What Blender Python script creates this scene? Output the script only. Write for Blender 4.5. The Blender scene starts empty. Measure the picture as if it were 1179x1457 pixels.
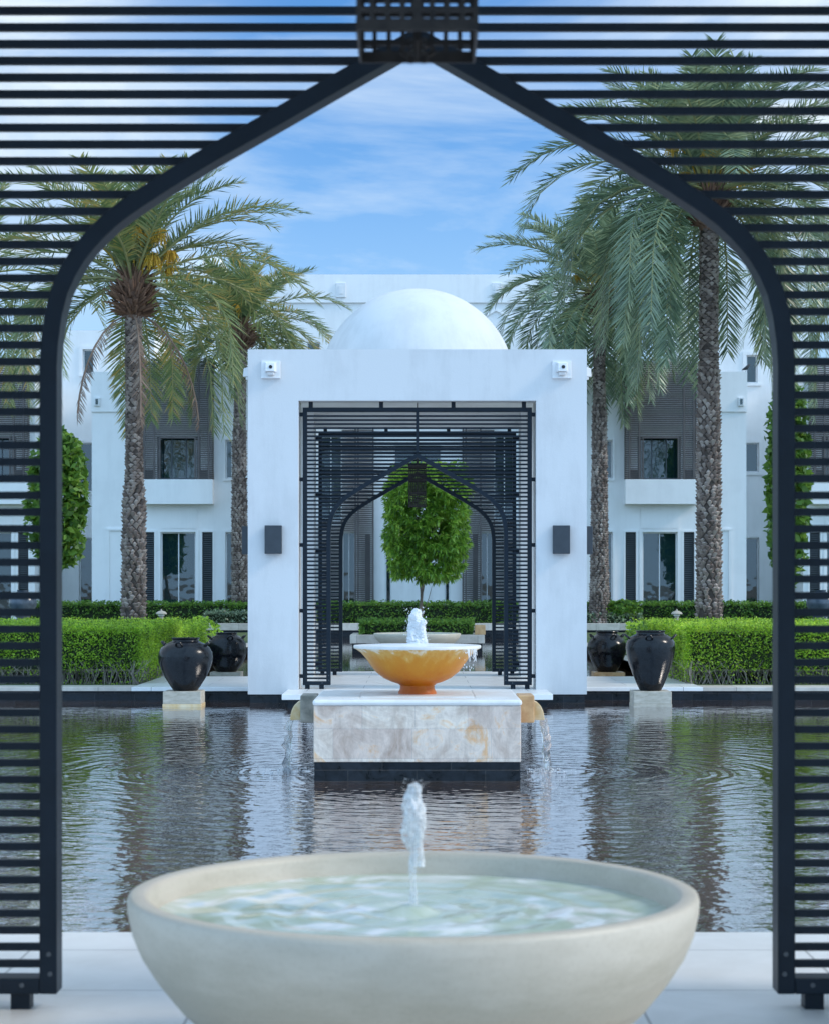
import bpy, math, random
import numpy as np
from math import sin, cos, pi, radians, sqrt, exp
from mathutils import Vector, Matrix, noise
random.seed(7); RNG = np.random.default_rng(11)
sc = bpy.context.scene; col = sc.collection
F = 2750.0                       # photo pixels per unit of tan(angle); used to turn measurements into metres
def PX(x, Y): return (x - 593.5) * Y / F
def PZ(y, Y): return 1.5 + (836 - y) * Y / F

# ------------------------------------------------------------------ helpers
def link(o, parent=None):
    col.objects.link(o)
    if parent is not None: o.parent = parent
    return o
def tag(o, label=None, cat=None, group=None, kind=None):
    for k, v in (('label', label), ('category', cat), ('group', group), ('kind', kind)):
        if v: o[k] = v
    return o
def thing(name, label, cat, loc=(0, 0, 0), group=None, rz=0):
    o = bpy.data.objects.new(name, None); o.location = loc; o.rotation_euler.z = rz
    o.empty_display_size = .1
    return tag(link(o), label, cat, group)
def copy_tree(o, parent=None):
    c = o.copy(); col.objects.link(c); c.parent = parent
    for ch in [k for k in bpy.data.objects if k.parent == o]: copy_tree(ch, c)
    return c
class MB:
    def __init__(s): s.v = []; s.f = []
    def add(s, vs, fs):
        n = len(s.v); s.v += [tuple(p) for p in vs]; s.f += [tuple(i + n for i in f) for f in fs]; return s
    def box(s, x0, x1, y0, y1, z0, z1):
        if x0 > x1: x0, x1 = x1, x0
        return s.add([(x0,y0,z0),(x1,y0,z0),(x1,y1,z0),(x0,y1,z0),(x0,y0,z1),(x1,y0,z1),(x1,y1,z1),(x0,y1,z1)],
              [(0,3,2,1),(4,5,6,7),(0,1,5,4),(1,2,6,5),(2,3,7,6),(3,0,4,7)])
    def lathe(s, prof, n=48, c=(0,0,0)):
        vs = []; fs = []
        for r, z in prof:
            for i in range(n):
                a = 2*pi*i/n; vs.append((c[0]+r*cos(a), c[1]+r*sin(a), c[2]+z))
        for j in range(len(prof)-1):
            for i in range(n):
                k = (i+1) % n; fs.append((j*n+i, j*n+k, (j+1)*n+k, (j+1)*n+i))
        if prof[0][0] > 1e-4: fs.append(tuple(reversed(range(n))))
        if prof[-1][0] > 1e-4: m = (len(prof)-1)*n; fs.append(tuple(range(m, m+n)))
        return s.add(vs, fs)
    def tube(s, pts, r, n=6, closed=False):
        pts = [Vector(p) for p in pts]; m = len(pts); vs = []; fs = []
        rr = r if isinstance(r, (list, tuple)) else [r]*m
        for i, p in enumerate(pts):
            a = pts[(i-1) % m if closed else max(0, i-1)]; b = pts[(i+1) % m if closed else min(m-1, i+1)]
            t = (b-a); t = t.normalized() if t.length > 1e-9 else Vector((0,0,1))
            u = t.cross(Vector((0,0,1)))
            if u.length < .05: u = t.cross(Vector((0,1,0)))
            u.normalize(); w = u.cross(t)
            for k in range(n):
                q = 2*pi*k/n; vs.append(p + (u*cos(q) + w*sin(q))*rr[i])
        for i in range(m if closed else m-1):
            j = (i+1) % m
            for k in range(n):
                l = (k+1) % n; fs.append((i*n+k, i*n+l, j*n+l, j*n+k))
        if not closed: fs += [tuple(reversed(range(n))), tuple(range((m-1)*n, m*n))]
        return s.add(vs, fs)
    def build(s, name, mat, parent=None, smooth=False, bevel=0, sharp=40):
        me = bpy.data.meshes.new(name); me.from_pydata(s.v, [], s.f); me.update()
        import bmesh
        bm = bmesh.new(); bm.from_mesh(me); bmesh.ops.recalc_face_normals(bm, faces=bm.faces); bm.to_mesh(me); bm.free()
        me.materials.append(mat)
        if smooth:
            me.polygons.foreach_set('use_smooth', [True]*len(me.polygons))
            me.set_sharp_from_angle(angle=radians(sharp))
        o = bpy.data.objects.new(name, me); link(o, parent)
        if bevel:
            b = o.modifiers.new('Bevel', 'BEVEL'); b.width = bevel; b.segments = 2; b.limit_method = 'ANGLE'; b.angle_limit = radians(50)
        return o
def np_mesh(name, V, Q, mat, parent=None):
    """V (n,3); Q (m,k) faces of equal size"""
    me = bpy.data.meshes.new(name); k = Q.shape[1]
    me.vertices.add(len(V)); me.vertices.foreach_set('co', np.ascontiguousarray(V, dtype=np.float32).ravel())
    me.loops.add(Q.size); me.loops.foreach_set('vertex_index', np.ascontiguousarray(Q, dtype=np.int32).ravel())
    me.polygons.add(len(Q)); me.polygons.foreach_set('loop_start', np.arange(0, Q.size, k, dtype=np.int32))
    me.update(calc_edges=True); me.validate()
    me.materials.append(mat)
    return link(bpy.data.objects.new(name, me), parent)

# ------------------------------------------------------------------ materials
MATS = {}
def nodes(name):
    m = bpy.data.materials.new(name); m.use_nodes = True; nt = m.node_tree
    return m, nt, nt.nodes['Principled BSDF'], nt.nodes.new, nt.links.new
def ramp(nt, fac, stops, interp='LINEAR'):
    r = nt.nodes.new('ShaderNodeValToRGB'); r.color_ramp.interpolation = interp; e = r.color_ramp.elements
    while len(e) < len(stops): e.new(.5)
    for k, (p, c) in enumerate(stops):
        e[k].position = p; e[k].color = (*c, 1) if len(c) == 3 else c
    nt.links.new(fac, r.inputs[0]); return r.outputs[0]
def noise_tex(nt, scale, detail=4, rough=.55, vec=None, dist=0, sc3=None):
    n = nt.nodes.new('ShaderNodeTexNoise'); n.inputs['Scale'].default_value = scale
    n.inputs['Detail'].default_value = detail; n.inputs['Roughness'].default_value = rough; n.inputs['Distortion'].default_value = dist
    if vec is None:
        tc = nt.nodes.new('ShaderNodeTexCoord'); vec = tc.outputs['Object']
    if sc3:
        mp = nt.nodes.new('ShaderNodeMapping'); mp.inputs['Scale'].default_value = sc3; nt.links.new(vec, mp.inputs[0]); vec = mp.outputs[0]
    nt.links.new(vec, n.inputs['Vector']); return n.outputs['Fac']
def bump(nt, b, h, strength=.3, dist=.01):
    n = nt.nodes.new('ShaderNodeBump'); n.inputs['Strength'].default_value = strength; n.inputs['Distance'].default_value = dist
    nt.links.new(h, n.inputs['Height']); nt.links.new(n.outputs[0], b.inputs['Normal'])
def simple(name, c1, c2=None, rough=.6, scale=3, metal=0, bmp=0, bscale=60, spec=.5, sc3=None, coat=0, rough2=None):
    m, nt, b, N, L = nodes(name)
    c2 = c2 or c1
    f = noise_tex(nt, scale, 6, .6, sc3=sc3)
    L(ramp(nt, f, [(.32, c1), (.68, c2)]), b.inputs['Base Color'])
    b.inputs['Roughness'].default_value = rough; b.inputs['Metallic'].default_value = metal
    b.inputs['Specular IOR Level'].default_value = spec; b.inputs['Coat Weight'].default_value = coat
    if rough2 is not None:
        r = N('ShaderNodeMapRange'); r.inputs[1].default_value = .35; r.inputs[2].default_value = .65
        r.inputs[3].default_value = rough; r.inputs[4].default_value = rough2; L(f, r.inputs[0]); L(r.outputs[0], b.inputs['Roughness'])
    if bmp: bump(nt, b, noise_tex(nt, bscale, 5), bmp, .01)
    return m
def stucco(name, base, dirt=.9):
    m, nt, b, N, L = nodes(name)
    f = noise_tex(nt, .9, 7, .62); g = noise_tex(nt, 2.2, 6, .7, sc3=(1.6, 1.6, .22))
    a = N('ShaderNodeMath'); a.operation = 'MULTIPLY_ADD'; L(f, a.inputs[0]); a.inputs[1].default_value = .55; 
    h = N('ShaderNodeMath'); h.operation = 'MULTIPLY'; L(g, h.inputs[0]); h.inputs[1].default_value = .45; L(h.outputs[0], a.inputs[2])
    d = tuple(c*dirt for c in base)
    L(ramp(nt, a.outputs[0], [(.30, tuple(c*.96 for c in d)), (.42, d), (.54, base)]), b.inputs['Base Color'])
    b.inputs['Roughness'].default_value = .75; b.inputs['Specular IOR Level'].default_value = .25
    bump(nt, b, noise_tex(nt, 45, 6, .65), .18, .01)
    return m
def leafy(name, stops, trans=.35, rough=.45, patch=1.2, gloss=.12):
    m, nt, b, N, L = nodes(name)
    g = N('ShaderNodeNewGeometry'); n = noise_tex(nt, patch, 3)
    mx = N('ShaderNodeMath'); mx.operation = 'MULTIPLY_ADD'; L(g.outputs['Random Per Island'], mx.inputs[0]); mx.inputs[1].default_value = .6
    m2 = N('ShaderNodeMath'); m2.operation = 'MULTIPLY_ADD'; L(n, m2.inputs[0]); m2.inputs[1].default_value = .9; m2.inputs[2].default_value = -.25
    L(m2.outputs[0], mx.inputs[2])
    c = ramp(nt, mx.outputs[0], stops)
    L(c, b.inputs['Base Color']); b.inputs['Roughness'].default_value = rough; b.inputs['Specular IOR Level'].default_value = gloss*4
    t = N('ShaderNodeBsdfTranslucent'); hs = N('ShaderNodeHueSaturation'); hs.inputs['Value'].default_value = 1.4; hs.inputs['Hue'].default_value = .485
    L(c, hs.inputs['Color']); L(hs.outputs[0], t.inputs[0])
    s = N('ShaderNodeMixShader'); s.inputs[0].default_value = trans; L(b.outputs[0], s.inputs[1]); L(t.outputs[0], s.inputs[2])
    L(s.outputs[0], nt.nodes['Material Output'].inputs[0]); return m

M = MATS
M['white'] = stucco('white_render', (.68, .68, .68), .91)  # pavilion plaster set darker, so the building looks more sunlit beside it
M['white_far'] = stucco('white_render_building_sunlit', (.88, .87, .86), .95)  # stronger sunlight on the building is put into this lighter plaster colour
M['metal'] = simple('dark_blue_grey_metal', (.004, .010, .018), (.007, .015, .026), .46, 6, bmp=.05, bscale=120, spec=.26)
M['bronze'] = simple('dark_bronze', (.025, .02, .018), (.05, .04, .034), .4, 20, metal=.6)
M['brown'] = simple('brown_grey_louvre', (.085, .072, .07), (.135, .115, .11), .55, 2)
M['shutter'] = simple('dark_shutter', (.05, .06, .07), (.08, .095, .11), .5, 3)
M['shutter_dark'] = simple('shutter_shade', (.008, .01, .012), None, .7)
M['blacktile'] = None
M['cream'] = None
M['vase'] = None
def tile_mat(name, c1, c2, mortar, sx, sy, msize, rough, offset=0.5, blotch=.12, spec=.5, bm_=.2, vertical=False, gscale=6, rough2=None):
    m, nt, b, N, L = nodes(name)
    tc = N('ShaderNodeTexCoord'); vec = tc.outputs['Object']
    if vertical:
        se = N('ShaderNodeSeparateXYZ'); L(vec, se.inputs[0]); ad = N('ShaderNodeMath'); L(se.outputs[0], ad.inputs[0]); L(se.outputs[1], ad.inputs[1])
        co = N('ShaderNodeCombineXYZ'); L(ad.outputs[0], co.inputs[0]); L(se.outputs[2], co.inputs[1]); vec = co.outputs[0]
    br = N('ShaderNodeTexBrick'); br.offset = offset; br.inputs['Scale'].default_value = 1
    br.inputs['Brick Width'].default_value = sx; br.inputs['Row Height'].default_value = sy; br.inputs['Mortar Size'].default_value = msize
    br.inputs['Mortar Smooth'].default_value = .1; br.inputs['Color1'].default_value = (*c1, 1); br.inputs['Color2'].default_value = (*c2, 1); br.inputs['Mortar'].default_value = (*mortar, 1)
    L(vec, br.inputs['Vector'])
    f = noise_tex(nt, gscale, 8, .65, dist=.6)
    mx = N('ShaderNodeMix'); mx.data_type = 'RGBA'; mx.blend_type = 'MULTIPLY'; mx.inputs[0].default_value = 1
    L(br.outputs['Color'], mx.inputs[6]); L(ramp(nt, f, [(.3, (1-blotch*2, 1-blotch*2.1, 1-blotch*2.3)), (.62, (1.0, 1.0, 1.0))]), mx.inputs[7])
    L(mx.outputs[2], b.inputs['Base Color']); b.inputs['Roughness'].default_value = rough; b.inputs['Specular IOR Level'].default_value = spec
    if rough2 is not None:
        r = N('ShaderNodeMapRange'); r.inputs[1].default_value = .35; r.inputs[2].default_value = .65
        r.inputs[3].default_value = rough; r.inputs[4].default_value = rough2; L(f, r.inputs[0]); L(r.outputs[0], b.inputs['Roughness'])
    iv = N('ShaderNodeMath'); iv.operation = 'MULTIPLY_ADD'; L(br.outputs['Fac'], iv.inputs[0]); iv.inputs[1].default_value = -1; L(f, iv.inputs[2])
    bump(nt, b, iv.outputs[0], bm_, .006)
    return m
M['blacktile'] = tile_mat('black_slate_tile', (.010, .014, .020), (.024, .030, .038), (.05, .052, .055), .6, .1, .004, .25, blotch=.3, vertical=True, bm_=.5, gscale=9, rough2=.5, spec=.2)
M['paving'] = tile_mat('pale_limestone_paving', (.80, .79, .77), (.84, .83, .81), (.42, .41, .40), 1.6, .8, .006, .32, blotch=.06, gscale=3)
M['coping'] = tile_mat('sandstone_coping', (.52, .46, .40), (.62, .57, .50), (.3, .27, .24), .8, 4.0, .006, .6, blotch=.12, gscale=5)
M['lawn'] = simple('lawn_soil', (.05, .075, .02), (.09, .12, .03), .9, 6, bmp=.6, bscale=30)
M['asphalt'] = simple('distant_ground', (.22, .19, .15), (.3, .27, .22), .9, .3)

# patchwork sandstone for the fountain pedestal
m, nt, b, N, L = nodes('pedestal_stone')
tc = N('ShaderNodeTexCoord'); br = N('ShaderNodeTexBrick'); br.offset = .37; br.squash = 1.5; br.squash_frequency = 2
se = N('ShaderNodeSeparateXYZ'); L(tc.outputs['Object'], se.inputs[0]); ad = N('ShaderNodeMath'); L(se.outputs[0], ad.inputs[0]); L(se.outputs[1], ad.inputs[1])
co = N('ShaderNodeCombineXYZ'); L(ad.outputs[0], co.inputs[0]); L(se.outputs[2], co.inputs[1]); L(co.outputs[0], br.inputs['Vector'])
br.inputs['Scale'].default_value = 1; br.inputs['Brick Width'].default_value = .46; br.inputs['Row Height'].default_value = .262
br.inputs['Mortar Size'].default_value = .002; br.inputs['Color1'].default_value = (.62, .51, .43, 1); br.inputs['Color2'].default_value = (.74, .66, .56, 1); br.inputs['Mortar'].default_value = (.5, .44, .40, 1)
f = noise_tex(nt, 2.6, 9, .68, dist=1.2); f2 = noise_tex(nt, 13, 8, .7, dist=.5, sc3=(1, 1, .35))
c1 = ramp(nt, f, [(.34, (.78, .68, .62)), (.48, (1, .95, .92)), (.56, (1.15, 1.12, 1.1)), (.60, (1.15, 1.0, .85)), (.66, (1.15, .80, .50))])
mx = N('ShaderNodeMix'); mx.data_type = 'RGBA'; mx.blend_type = 'MULTIPLY'; mx.inputs[0].default_value = 1; L(br.outputs[0], mx.inputs[6]); L(c1, mx.inputs[7])
my = N('ShaderNodeMix'); my.data_type = 'RGBA'; my.blend_type = 'MULTIPLY'; my.inputs[0].default_value = 1; L(mx.outputs[2], my.inputs[6]); L(ramp(nt, f2, [(.3, (.8, .78, .78)), (.6, (1.08, 1.08, 1.1))]), my.inputs[7])
L(my.outputs[2], b.inputs['Base Color']); b.inputs['Roughness'].default_value = .42
bump(nt, b, f2, .35, .01); M['pedestal'] = m
M['wetstone'] = simple('white_wet_stone', (.70, .68, .65), (.82, .81, .79), .35, 5, bmp=.15, bscale=25)
M['greystone'] = simple('grey_weathered_stone', (.16, .15, .12), (.38, .34, .28), .5, 9, bmp=.4, bscale=30)
M['tanstone'] = simple('tan_wet_stone', (.45, .24, .10), (.62, .40, .20), .35, 9, bmp=.3, bscale=30)
M['plinthstone'] = simple('weathered_plinth_stone', (.36, .32, .25), (.55, .50, .42), .7, 7, bmp=.4, bscale=25, sc3=(1, 1, 3))
M['spout'] = simple('yellow_stained_spout', (.62, .40, .15), (.75, .62, .42), .35, 8, bmp=.2, bscale=30)

def zgrad_mat(name, stops, z0, z1, nscale, namt, rough, sc3=(1, 1, .25), bmp=.1, spec=.5, coat=0):
    m, nt, b, N, L = nodes(name)
    tc = N('ShaderNodeTexCoord'); se = N('ShaderNodeSeparateXYZ'); L(tc.outputs['Object'], se.inputs[0])
    r = N('ShaderNodeMapRange'); L(se.outputs[2], r.inputs[0]); r.inputs[1].default_value = z0; r.inputs[2].default_value = z1
    f = noise_tex(nt, nscale, 7, .65, sc3=sc3)
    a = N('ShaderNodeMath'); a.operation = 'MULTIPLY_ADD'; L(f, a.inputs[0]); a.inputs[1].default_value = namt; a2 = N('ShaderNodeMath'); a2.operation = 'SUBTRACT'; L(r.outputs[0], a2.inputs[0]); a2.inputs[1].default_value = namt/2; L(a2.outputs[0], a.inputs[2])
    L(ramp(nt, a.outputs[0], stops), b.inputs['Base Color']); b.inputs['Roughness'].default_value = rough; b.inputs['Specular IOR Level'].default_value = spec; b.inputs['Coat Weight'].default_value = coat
    bump(nt, b, f, bmp, .01); return m
M['orange'] = zgrad_mat('orange_mineral_stained_bowl', [(0, (.44, .085, .002)), (.35, (.54, .17, .008)), (.72, (.60, .25, .022)), (.90, (.66, .38, .09)), (1, (.78, .70, .55))], 0, .44, 5, .85, .42, (1.8, 1.8, .45), .3, spec=.3)
M['cream'] = zgrad_mat('cream_cast_stone', [(0, (.28, .235, .17)), (.35, (.36, .315, .24)), (.5, (.46, .41, .32)), (.62, (.44, .40, .315)), (1, (.60, .55, .46))], 0, .6, 3.2, .8, .5, (1.2, 1.2, 4), .25)  # ramp darkens towards the foot, painting in the shade under the bowl
_nt = M['cream'].node_tree; _b = _nt.nodes['Principled BSDF']; _g = noise_tex(_nt, 70, 6, .7); _l = _b.inputs['Base Color'].links[0].from_socket
_m = _nt.nodes.new('ShaderNodeMix'); _m.data_type = 'RGBA'; _m.blend_type = 'MULTIPLY'; _m.inputs[0].default_value = 1
_nt.links.new(_l, _m.inputs[6]); _nt.links.new(ramp(_nt, _g, [(.34, (.93, .92, .91)), (.5, (1, 1, 1))]), _m.inputs[7]); _nt.links.new(_m.outputs[2], _b.inputs['Base Color'])
m, nt, b, N, L = nodes('black_glazed_clay')
f = noise_tex(nt, 4, 6, .6); f2 = noise_tex(nt, 14, 6, .7)
L(ramp(nt, f2, [(.35, (.004, .005, .007)), (.7, (.012, .013, .016))]), b.inputs['Base Color'])
r = N('ShaderNodeMapRange'); r.inputs[1].default_value = .35; r.inputs[2].default_value = .7; r.inputs[3].default_value = .13; r.inputs[4].default_value = .33; L(f, r.inputs[0]); L(r.outputs[0], b.inputs['Roughness'])
b.inputs['Specular IOR Level'].default_value = .32; bump(nt, b, noise_tex(nt, 5, 3, sc3=(1, 1, 4)), .12, .02); M['vase'] = m

# water of the reflecting pool: real ripple slopes as bump
m, nt, b, N, L = nodes('pool_water')
b.inputs['Base Color'].default_value = (.030, .022, .016, 1); b.inputs['Roughness'].default_value = .025; b.inputs['IOR'].default_value = 3.0; b.inputs['Specular IOR Level'].default_value = .5
L(ramp(nt, noise_tex(nt, .8, 5), [(.35, (.07, .038, .022)), (.65, (.14, .078, .045))]), b.inputs['Base Color'])
tc = N('ShaderNodeTexCoord'); P = tc.outputs['Object']
se = N('ShaderNodeSeparateXYZ'); L(P, se.inputs[0])
def mth(op, a, bb=None, c=None):
    n = N('ShaderNodeMath'); n.operation = op
    for i, v in enumerate((a, bb, c)):
        if v is None: continue
        if isinstance(v, (int, float)): n.inputs[i].default_value = v
        else: L(v, n.inputs[i])
    return n.outputs[0]
hs = []
wob = noise_tex(nt, 1.3, 3, .5)
for (cx, cy, k, amp, dec) in ((1.16, 17.85, 52, .0015, .30), (-1.16, 17.85, 55, .0011, .34), (1.16, 17.85, 23, .0019, .17), (-1.16, 17.85, 21, .0015, .19)):
    dx = mth('SUBTRACT', se.outputs[0], cx); dy = mth('SUBTRACT', se.outputs[1], cy)
    rr = mth('SQRT', mth('ADD', mth('MULTIPLY', dx, dx), mth('MULTIPLY', dy, dy)))
    ph = mth('ADD', mth('MULTIPLY', rr, k), mth('MULTIPLY', wob, 11))
    w = mth('MULTIPLY', mth('SINE', ph), mth('MULTIPLY', mth('EXPONENT', mth('MULTIPLY', rr, -dec)), amp))
    hs.append(w)
n1 = mth('MULTIPLY', mth('SUBTRACT', noise_tex(nt, 5.0, 2, .5, dist=.3), .5), .0068)
n2 = mth('MULTIPLY', mth('SUBTRACT', noise_tex(nt, 13.0, 2, .5, sc3=(1, 1.4, 1)), .5), .0026)
n3 = mth('MULTIPLY', mth('SUBTRACT', noise_tex(nt, 1.6, 2, .5), .5), .004)
# calmer close to the far pavilion wall, livelier in mid pool
dcalm = mth('MINIMUM', 1.0, mth('MAXIMUM', .22, mth('MULTIPLY', mth('SUBTRACT', 30.0, se.outputs[1]), .085)))
patch = mth('ADD', .55, mth('MULTIPLY', noise_tex(nt, .35, 2), .9))
tot = mth('ADD', mth('ADD', n1, n2), n3)
tot = mth('MULTIPLY', mth('MULTIPLY', tot, dcalm), patch)
rings = mth('ADD', mth('ADD', hs[0], hs[1]), mth('ADD', hs[2], hs[3]))
tot = mth('ADD', tot, rings)
bn = N('ShaderNodeBump'); bn.inputs['Strength'].default_value = 1; bn.inputs['Distance'].default_value = 1.0; L(tot, bn.inputs['Height']); L(bn.outputs[0], b.inputs['Normal'])
b.inputs['IOR'].default_value = 1.6
gl = N('ShaderNodeBsdfGlossy'); gl.inputs['Color'].default_value = (.93, .94, .97, 1); gl.inputs['Roughness'].default_value = .02; L(bn.outputs[0], gl.inputs['Normal'])
wm = N('ShaderNodeMixShader'); wm.inputs[0].default_value = .58; L(b.outputs[0], wm.inputs[1]); L(gl.outputs[0], wm.inputs[2]); L(wm.outputs[0], nt.nodes['Material Output'].inputs[0])
M['water'] = m
# frothy water in the bowls; white reflections over a green floor painted into the colour
m, nt, b, N, L = nodes('frothy_sheen_bowl_water')
tc = N('ShaderNodeTexCoord'); mp = N('ShaderNodeVectorMath'); mp.operation = 'LENGTH'; L(tc.outputs['Object'], mp.inputs[0])
f = noise_tex(nt, 3.4, 4, .5, dist=1.5)
L(ramp(nt, f, [(.34, (.44, .54, .40)), (.50, (.56, .66, .58)), (.62, (.84, .89, .90))]), b.inputs['Base Color'])
b.inputs['Roughness'].default_value = .1; b.inputs['IOR'].default_value = 1.33
M['froth_sheen'] = m
m, nt, b, N, L = nodes('white_foam_water'); b.inputs['Base Color'].default_value = (.93, .95, .97, 1); b.inputs['Roughness'].default_value = .35
b.inputs['Transmission Weight'].default_value = .25; b.inputs['IOR'].default_value = 1.2; bump(nt, b, noise_tex(nt, 30, 6), .6, .02); M['foam'] = m
m, nt, b, N, L = nodes('spray_water'); b.inputs['Base Color'].default_value = (.93, .95, .97, 1); b.inputs['Roughness'].default_value = .3
tr = N('ShaderNodeBsdfTransparent'); s_ = N('ShaderNodeMixShader'); L(ramp(nt, noise_tex(nt, 55, 5, .65), [(.38, (.05,)*3), (.58, (.8,)*3)]), s_.inputs[0]); L(tr.outputs[0], s_.inputs[1]); L(b.outputs[0], s_.inputs[2]); L(s_.outputs[0], nt.nodes['Material Output'].inputs[0]); M['spray'] = m
m, nt, b, N, L = nodes('clear_falling_water'); b.inputs['Base Color'].default_value = (.93, .96, 1, 1); b.inputs['Roughness'].default_value = .06
b.inputs['Transmission Weight'].default_value = .95; b.inputs['IOR'].default_value = 1.25; bump(nt, b, noise_tex(nt, 30, 4, sc3=(2, 2, .5)), .7, .02); M['clear'] = m
# window glass: reflective, partly see-through
m, nt, b, N, L = nodes('window_glass')
b.inputs['Base Color'].default_value = (.012, .04, .048, 1); b.inputs['Roughness'].default_value = .02; b.inputs['IOR'].default_value = 2.2; bump(nt, b, noise_tex(nt, 1.2, 2), .25, .02)
tr = N('ShaderNodeBsdfTransparent'); tr.inputs[0].default_value = (.55, .68, .66, 1)
s = N('ShaderNodeMixShader'); s.inputs[0].default_value = .4; L(b.outputs[0], s.inputs[1]); L(tr.outputs[0], s.inputs[2]); L(s.outputs[0], nt.nodes['Material Output'].inputs[0]); M['glass'] = m
M['room'] = simple('dark_room', (.05, .055, .055), (.10, .09, .08), .8, 2)
M['curtain'] = simple('beige_curtain', (.22, .20, .18), (.34, .31, .28), .9, 3, sc3=(8, 8, .3))
M['lampblack'] = simple('charcoal_lamp', (.028, .036, .046), (.04, .05, .062), .45, 8)
M['lampwhite'] = simple('white_plastic', (.74, .74, .74), (.8, .8, .8), .4, 8)
M['hole'] = simple('black_lens', (.006, .006, .006), None, .2)
# foliage
M['palm_blue'] = leafy('palm_leaf_blue_green', [(.12, (.06, .10, .06)), (.42, (.16, .235, .14)), (.7, (.31, .40, .25)), (.95, (.48, .50, .24))], .36, .35, .9, .25)
M['palm_green'] = leafy('palm_leaf_yellow_green', [(.12, (.065, .12, .055)), (.42, (.16, .24, .09)), (.66, (.28, .34, .14)), (.88, (.56, .40, .10))], .38, .36, .7, .25)
M['palm_dead'] = leafy('palm_leaf_dead', [(.2, (.16, .10, .07)), (.8, (.34, .24, .18))], .15, .8, 2)
M['rachis'] = simple('palm_rachis', (.22, .24, .10), (.36, .34, .15), .5, 2)
M['boots'] = leafy('palm_bark_boots', [(.15, (.14, .105, .09)), (.5, (.27, .21, .18)), (.85, (.46, .38, .33))], 0, .9, 1.5, .05)
M['core'] = simple('palm_bark_core', (.05, .035, .03), (.1, .075, .06), .9, 12)
M['fruit'] = leafy('date_strands', [(.2, (.50, .30, .03)), (.8, (.80, .60, .08))], .3, .5, 2)
M['skirt'] = leafy('palm_fibre_red_brown', [(.2, (.09, .045, .03)), (.8, (.30, .17, .11))], .05, .8, 2)
M['hedge'] = leafy('hedge_leaf', [(.12, (.08, .16, .02)), (.45, (.23, .42, .035)), (.85, (.52, .74, .08))], .5, .4, 1.5, .12)
M['hedge_far'] = leafy('dark_hedge_leaf', [(.12, (.04, .10, .02)), (.45, (.10, .22, .035)), (.85, (.22, .38, .06))], .4, .45, 1.2, .10)
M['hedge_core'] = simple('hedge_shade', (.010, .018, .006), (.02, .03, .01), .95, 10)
M['twig'] = simple('grey_twigs', (.20, .17, .14), (.34, .30, .26), .9, 12)
M['tree'] = leafy('mango_leaf', [(.10, (.05, .11, .02)), (.38, (.13, .28, .035)), (.66, (.26, .46, .06)), (.92, (.46, .62, .12))], .5, .35, 1.6, .14)
M['bark'] = simple('smooth_grey_bark', (.16, .12, .09), (.28, .22, .17), .85, 10, bmp=.4, bscale=40)
M['bird'] = simple('dark_feather', (.03, .03, .035), (.06, .06, .065), .7)

# ------------------------------------------------------------------ camera
cd = bpy.data.cameras.new('camera'); cam = bpy.data.objects.new('camera', cd); link(cam)
cam.location = (0, 0, 1.5); cam.rotation_euler = (radians(90), 0, 0)
cd.sensor_width = 36; cd.sensor_fit = 'AUTO'; cd.lens = F/1457*36
cd.shift_y = (836-728.5)/1457; cd.shift_x = -(593.5-589.5)/1457
cd.clip_start = .05; cd.clip_end = 3000
cd.dof.use_dof = True; cd.dof.focus_distance = 28.5; cd.dof.aperture_fstop = 5.6
sc.camera = cam

# ------------------------------------------------------------------ light
SUN_EL, SUN_AZ = radians(36), radians(100)      # azimuth from +Y (view direction) towards +X
w = bpy.data.worlds.new('World'); sc.world = w; w.use_nodes = True; nt = w.node_tree
bg = nt.nodes['Background']; sky = nt.nodes.new('ShaderNodeTexSky'); sky.sky_type = 'NISHITA'; sky.sun_disc = False
sky.sun_elevation = SUN_EL; sky.sun_rotation = SUN_AZ; sky.air_density = 1.0; sky.dust_density = .25; sky.ozone_density = 2.2; sky.altitude = 0
bg.inputs['Strength'].default_value = .15
tc = nt.nodes.new('ShaderNodeTexCoord')
mp = nt.nodes.new('ShaderNodeMapping'); mp.inputs['Scale'].default_value = (2.2, 2.2, 9.0); mp.inputs['Rotation'].default_value = (.1, .25, .3); mp.inputs['Location'].default_value = (1.3, .2, .4)
nt.links.new(tc.outputs['Generated'], mp.inputs[0])
cn = nt.nodes.new('ShaderNodeTexNoise'); cn.inputs['Scale'].default_value = 1.5; cn.inputs['Detail'].default_value = 9; cn.inputs['Roughness'].default_value = .58; cn.inputs['Distortion'].default_value = .5
nt.links.new(mp.outputs[0], cn.inputs['Vector'])
cr = nt.nodes.new('ShaderNodeValToRGB'); cr.color_ramp.elements[0].position = .455; cr.color_ramp.elements[0].color = (0, 0, 0, 1); cr.color_ramp.elements[1].position = .74; cr.color_ramp.elements[1].color = (.9, .9, .9, 1)
nt.links.new(cn.outputs['Fac'], cr.inputs[0])
tint = nt.nodes.new('ShaderNodeMix'); tint.data_type = 'RGBA'; tint.blend_type = 'MULTIPLY'; tint.inputs[0].default_value = 1
tint.inputs[7].default_value = (.235, .425, .60, 1); nt.links.new(sky.outputs[0], tint.inputs[6])
sep = nt.nodes.new('ShaderNodeSeparateXYZ'); nt.links.new(tc.outputs['Generated'], sep.inputs[0])
def sm(sock, a, b_, c=0, d=1):
    q = nt.nodes.new('ShaderNodeMapRange'); q.interpolation_type = 'SMOOTHSTEP'; nt.links.new(sock, q.inputs[0])
    for k, v in enumerate((a, b_, c, d)): q.inputs[k+1].default_value = v
    return q.outputs[0]
up = sm(sep.outputs[2], .35, .95, 0, .15); back = sm(sep.outputs[1], .45, -.25)       # unseen bright cloud added overhead and behind the camera to lift the shaded walls
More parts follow.
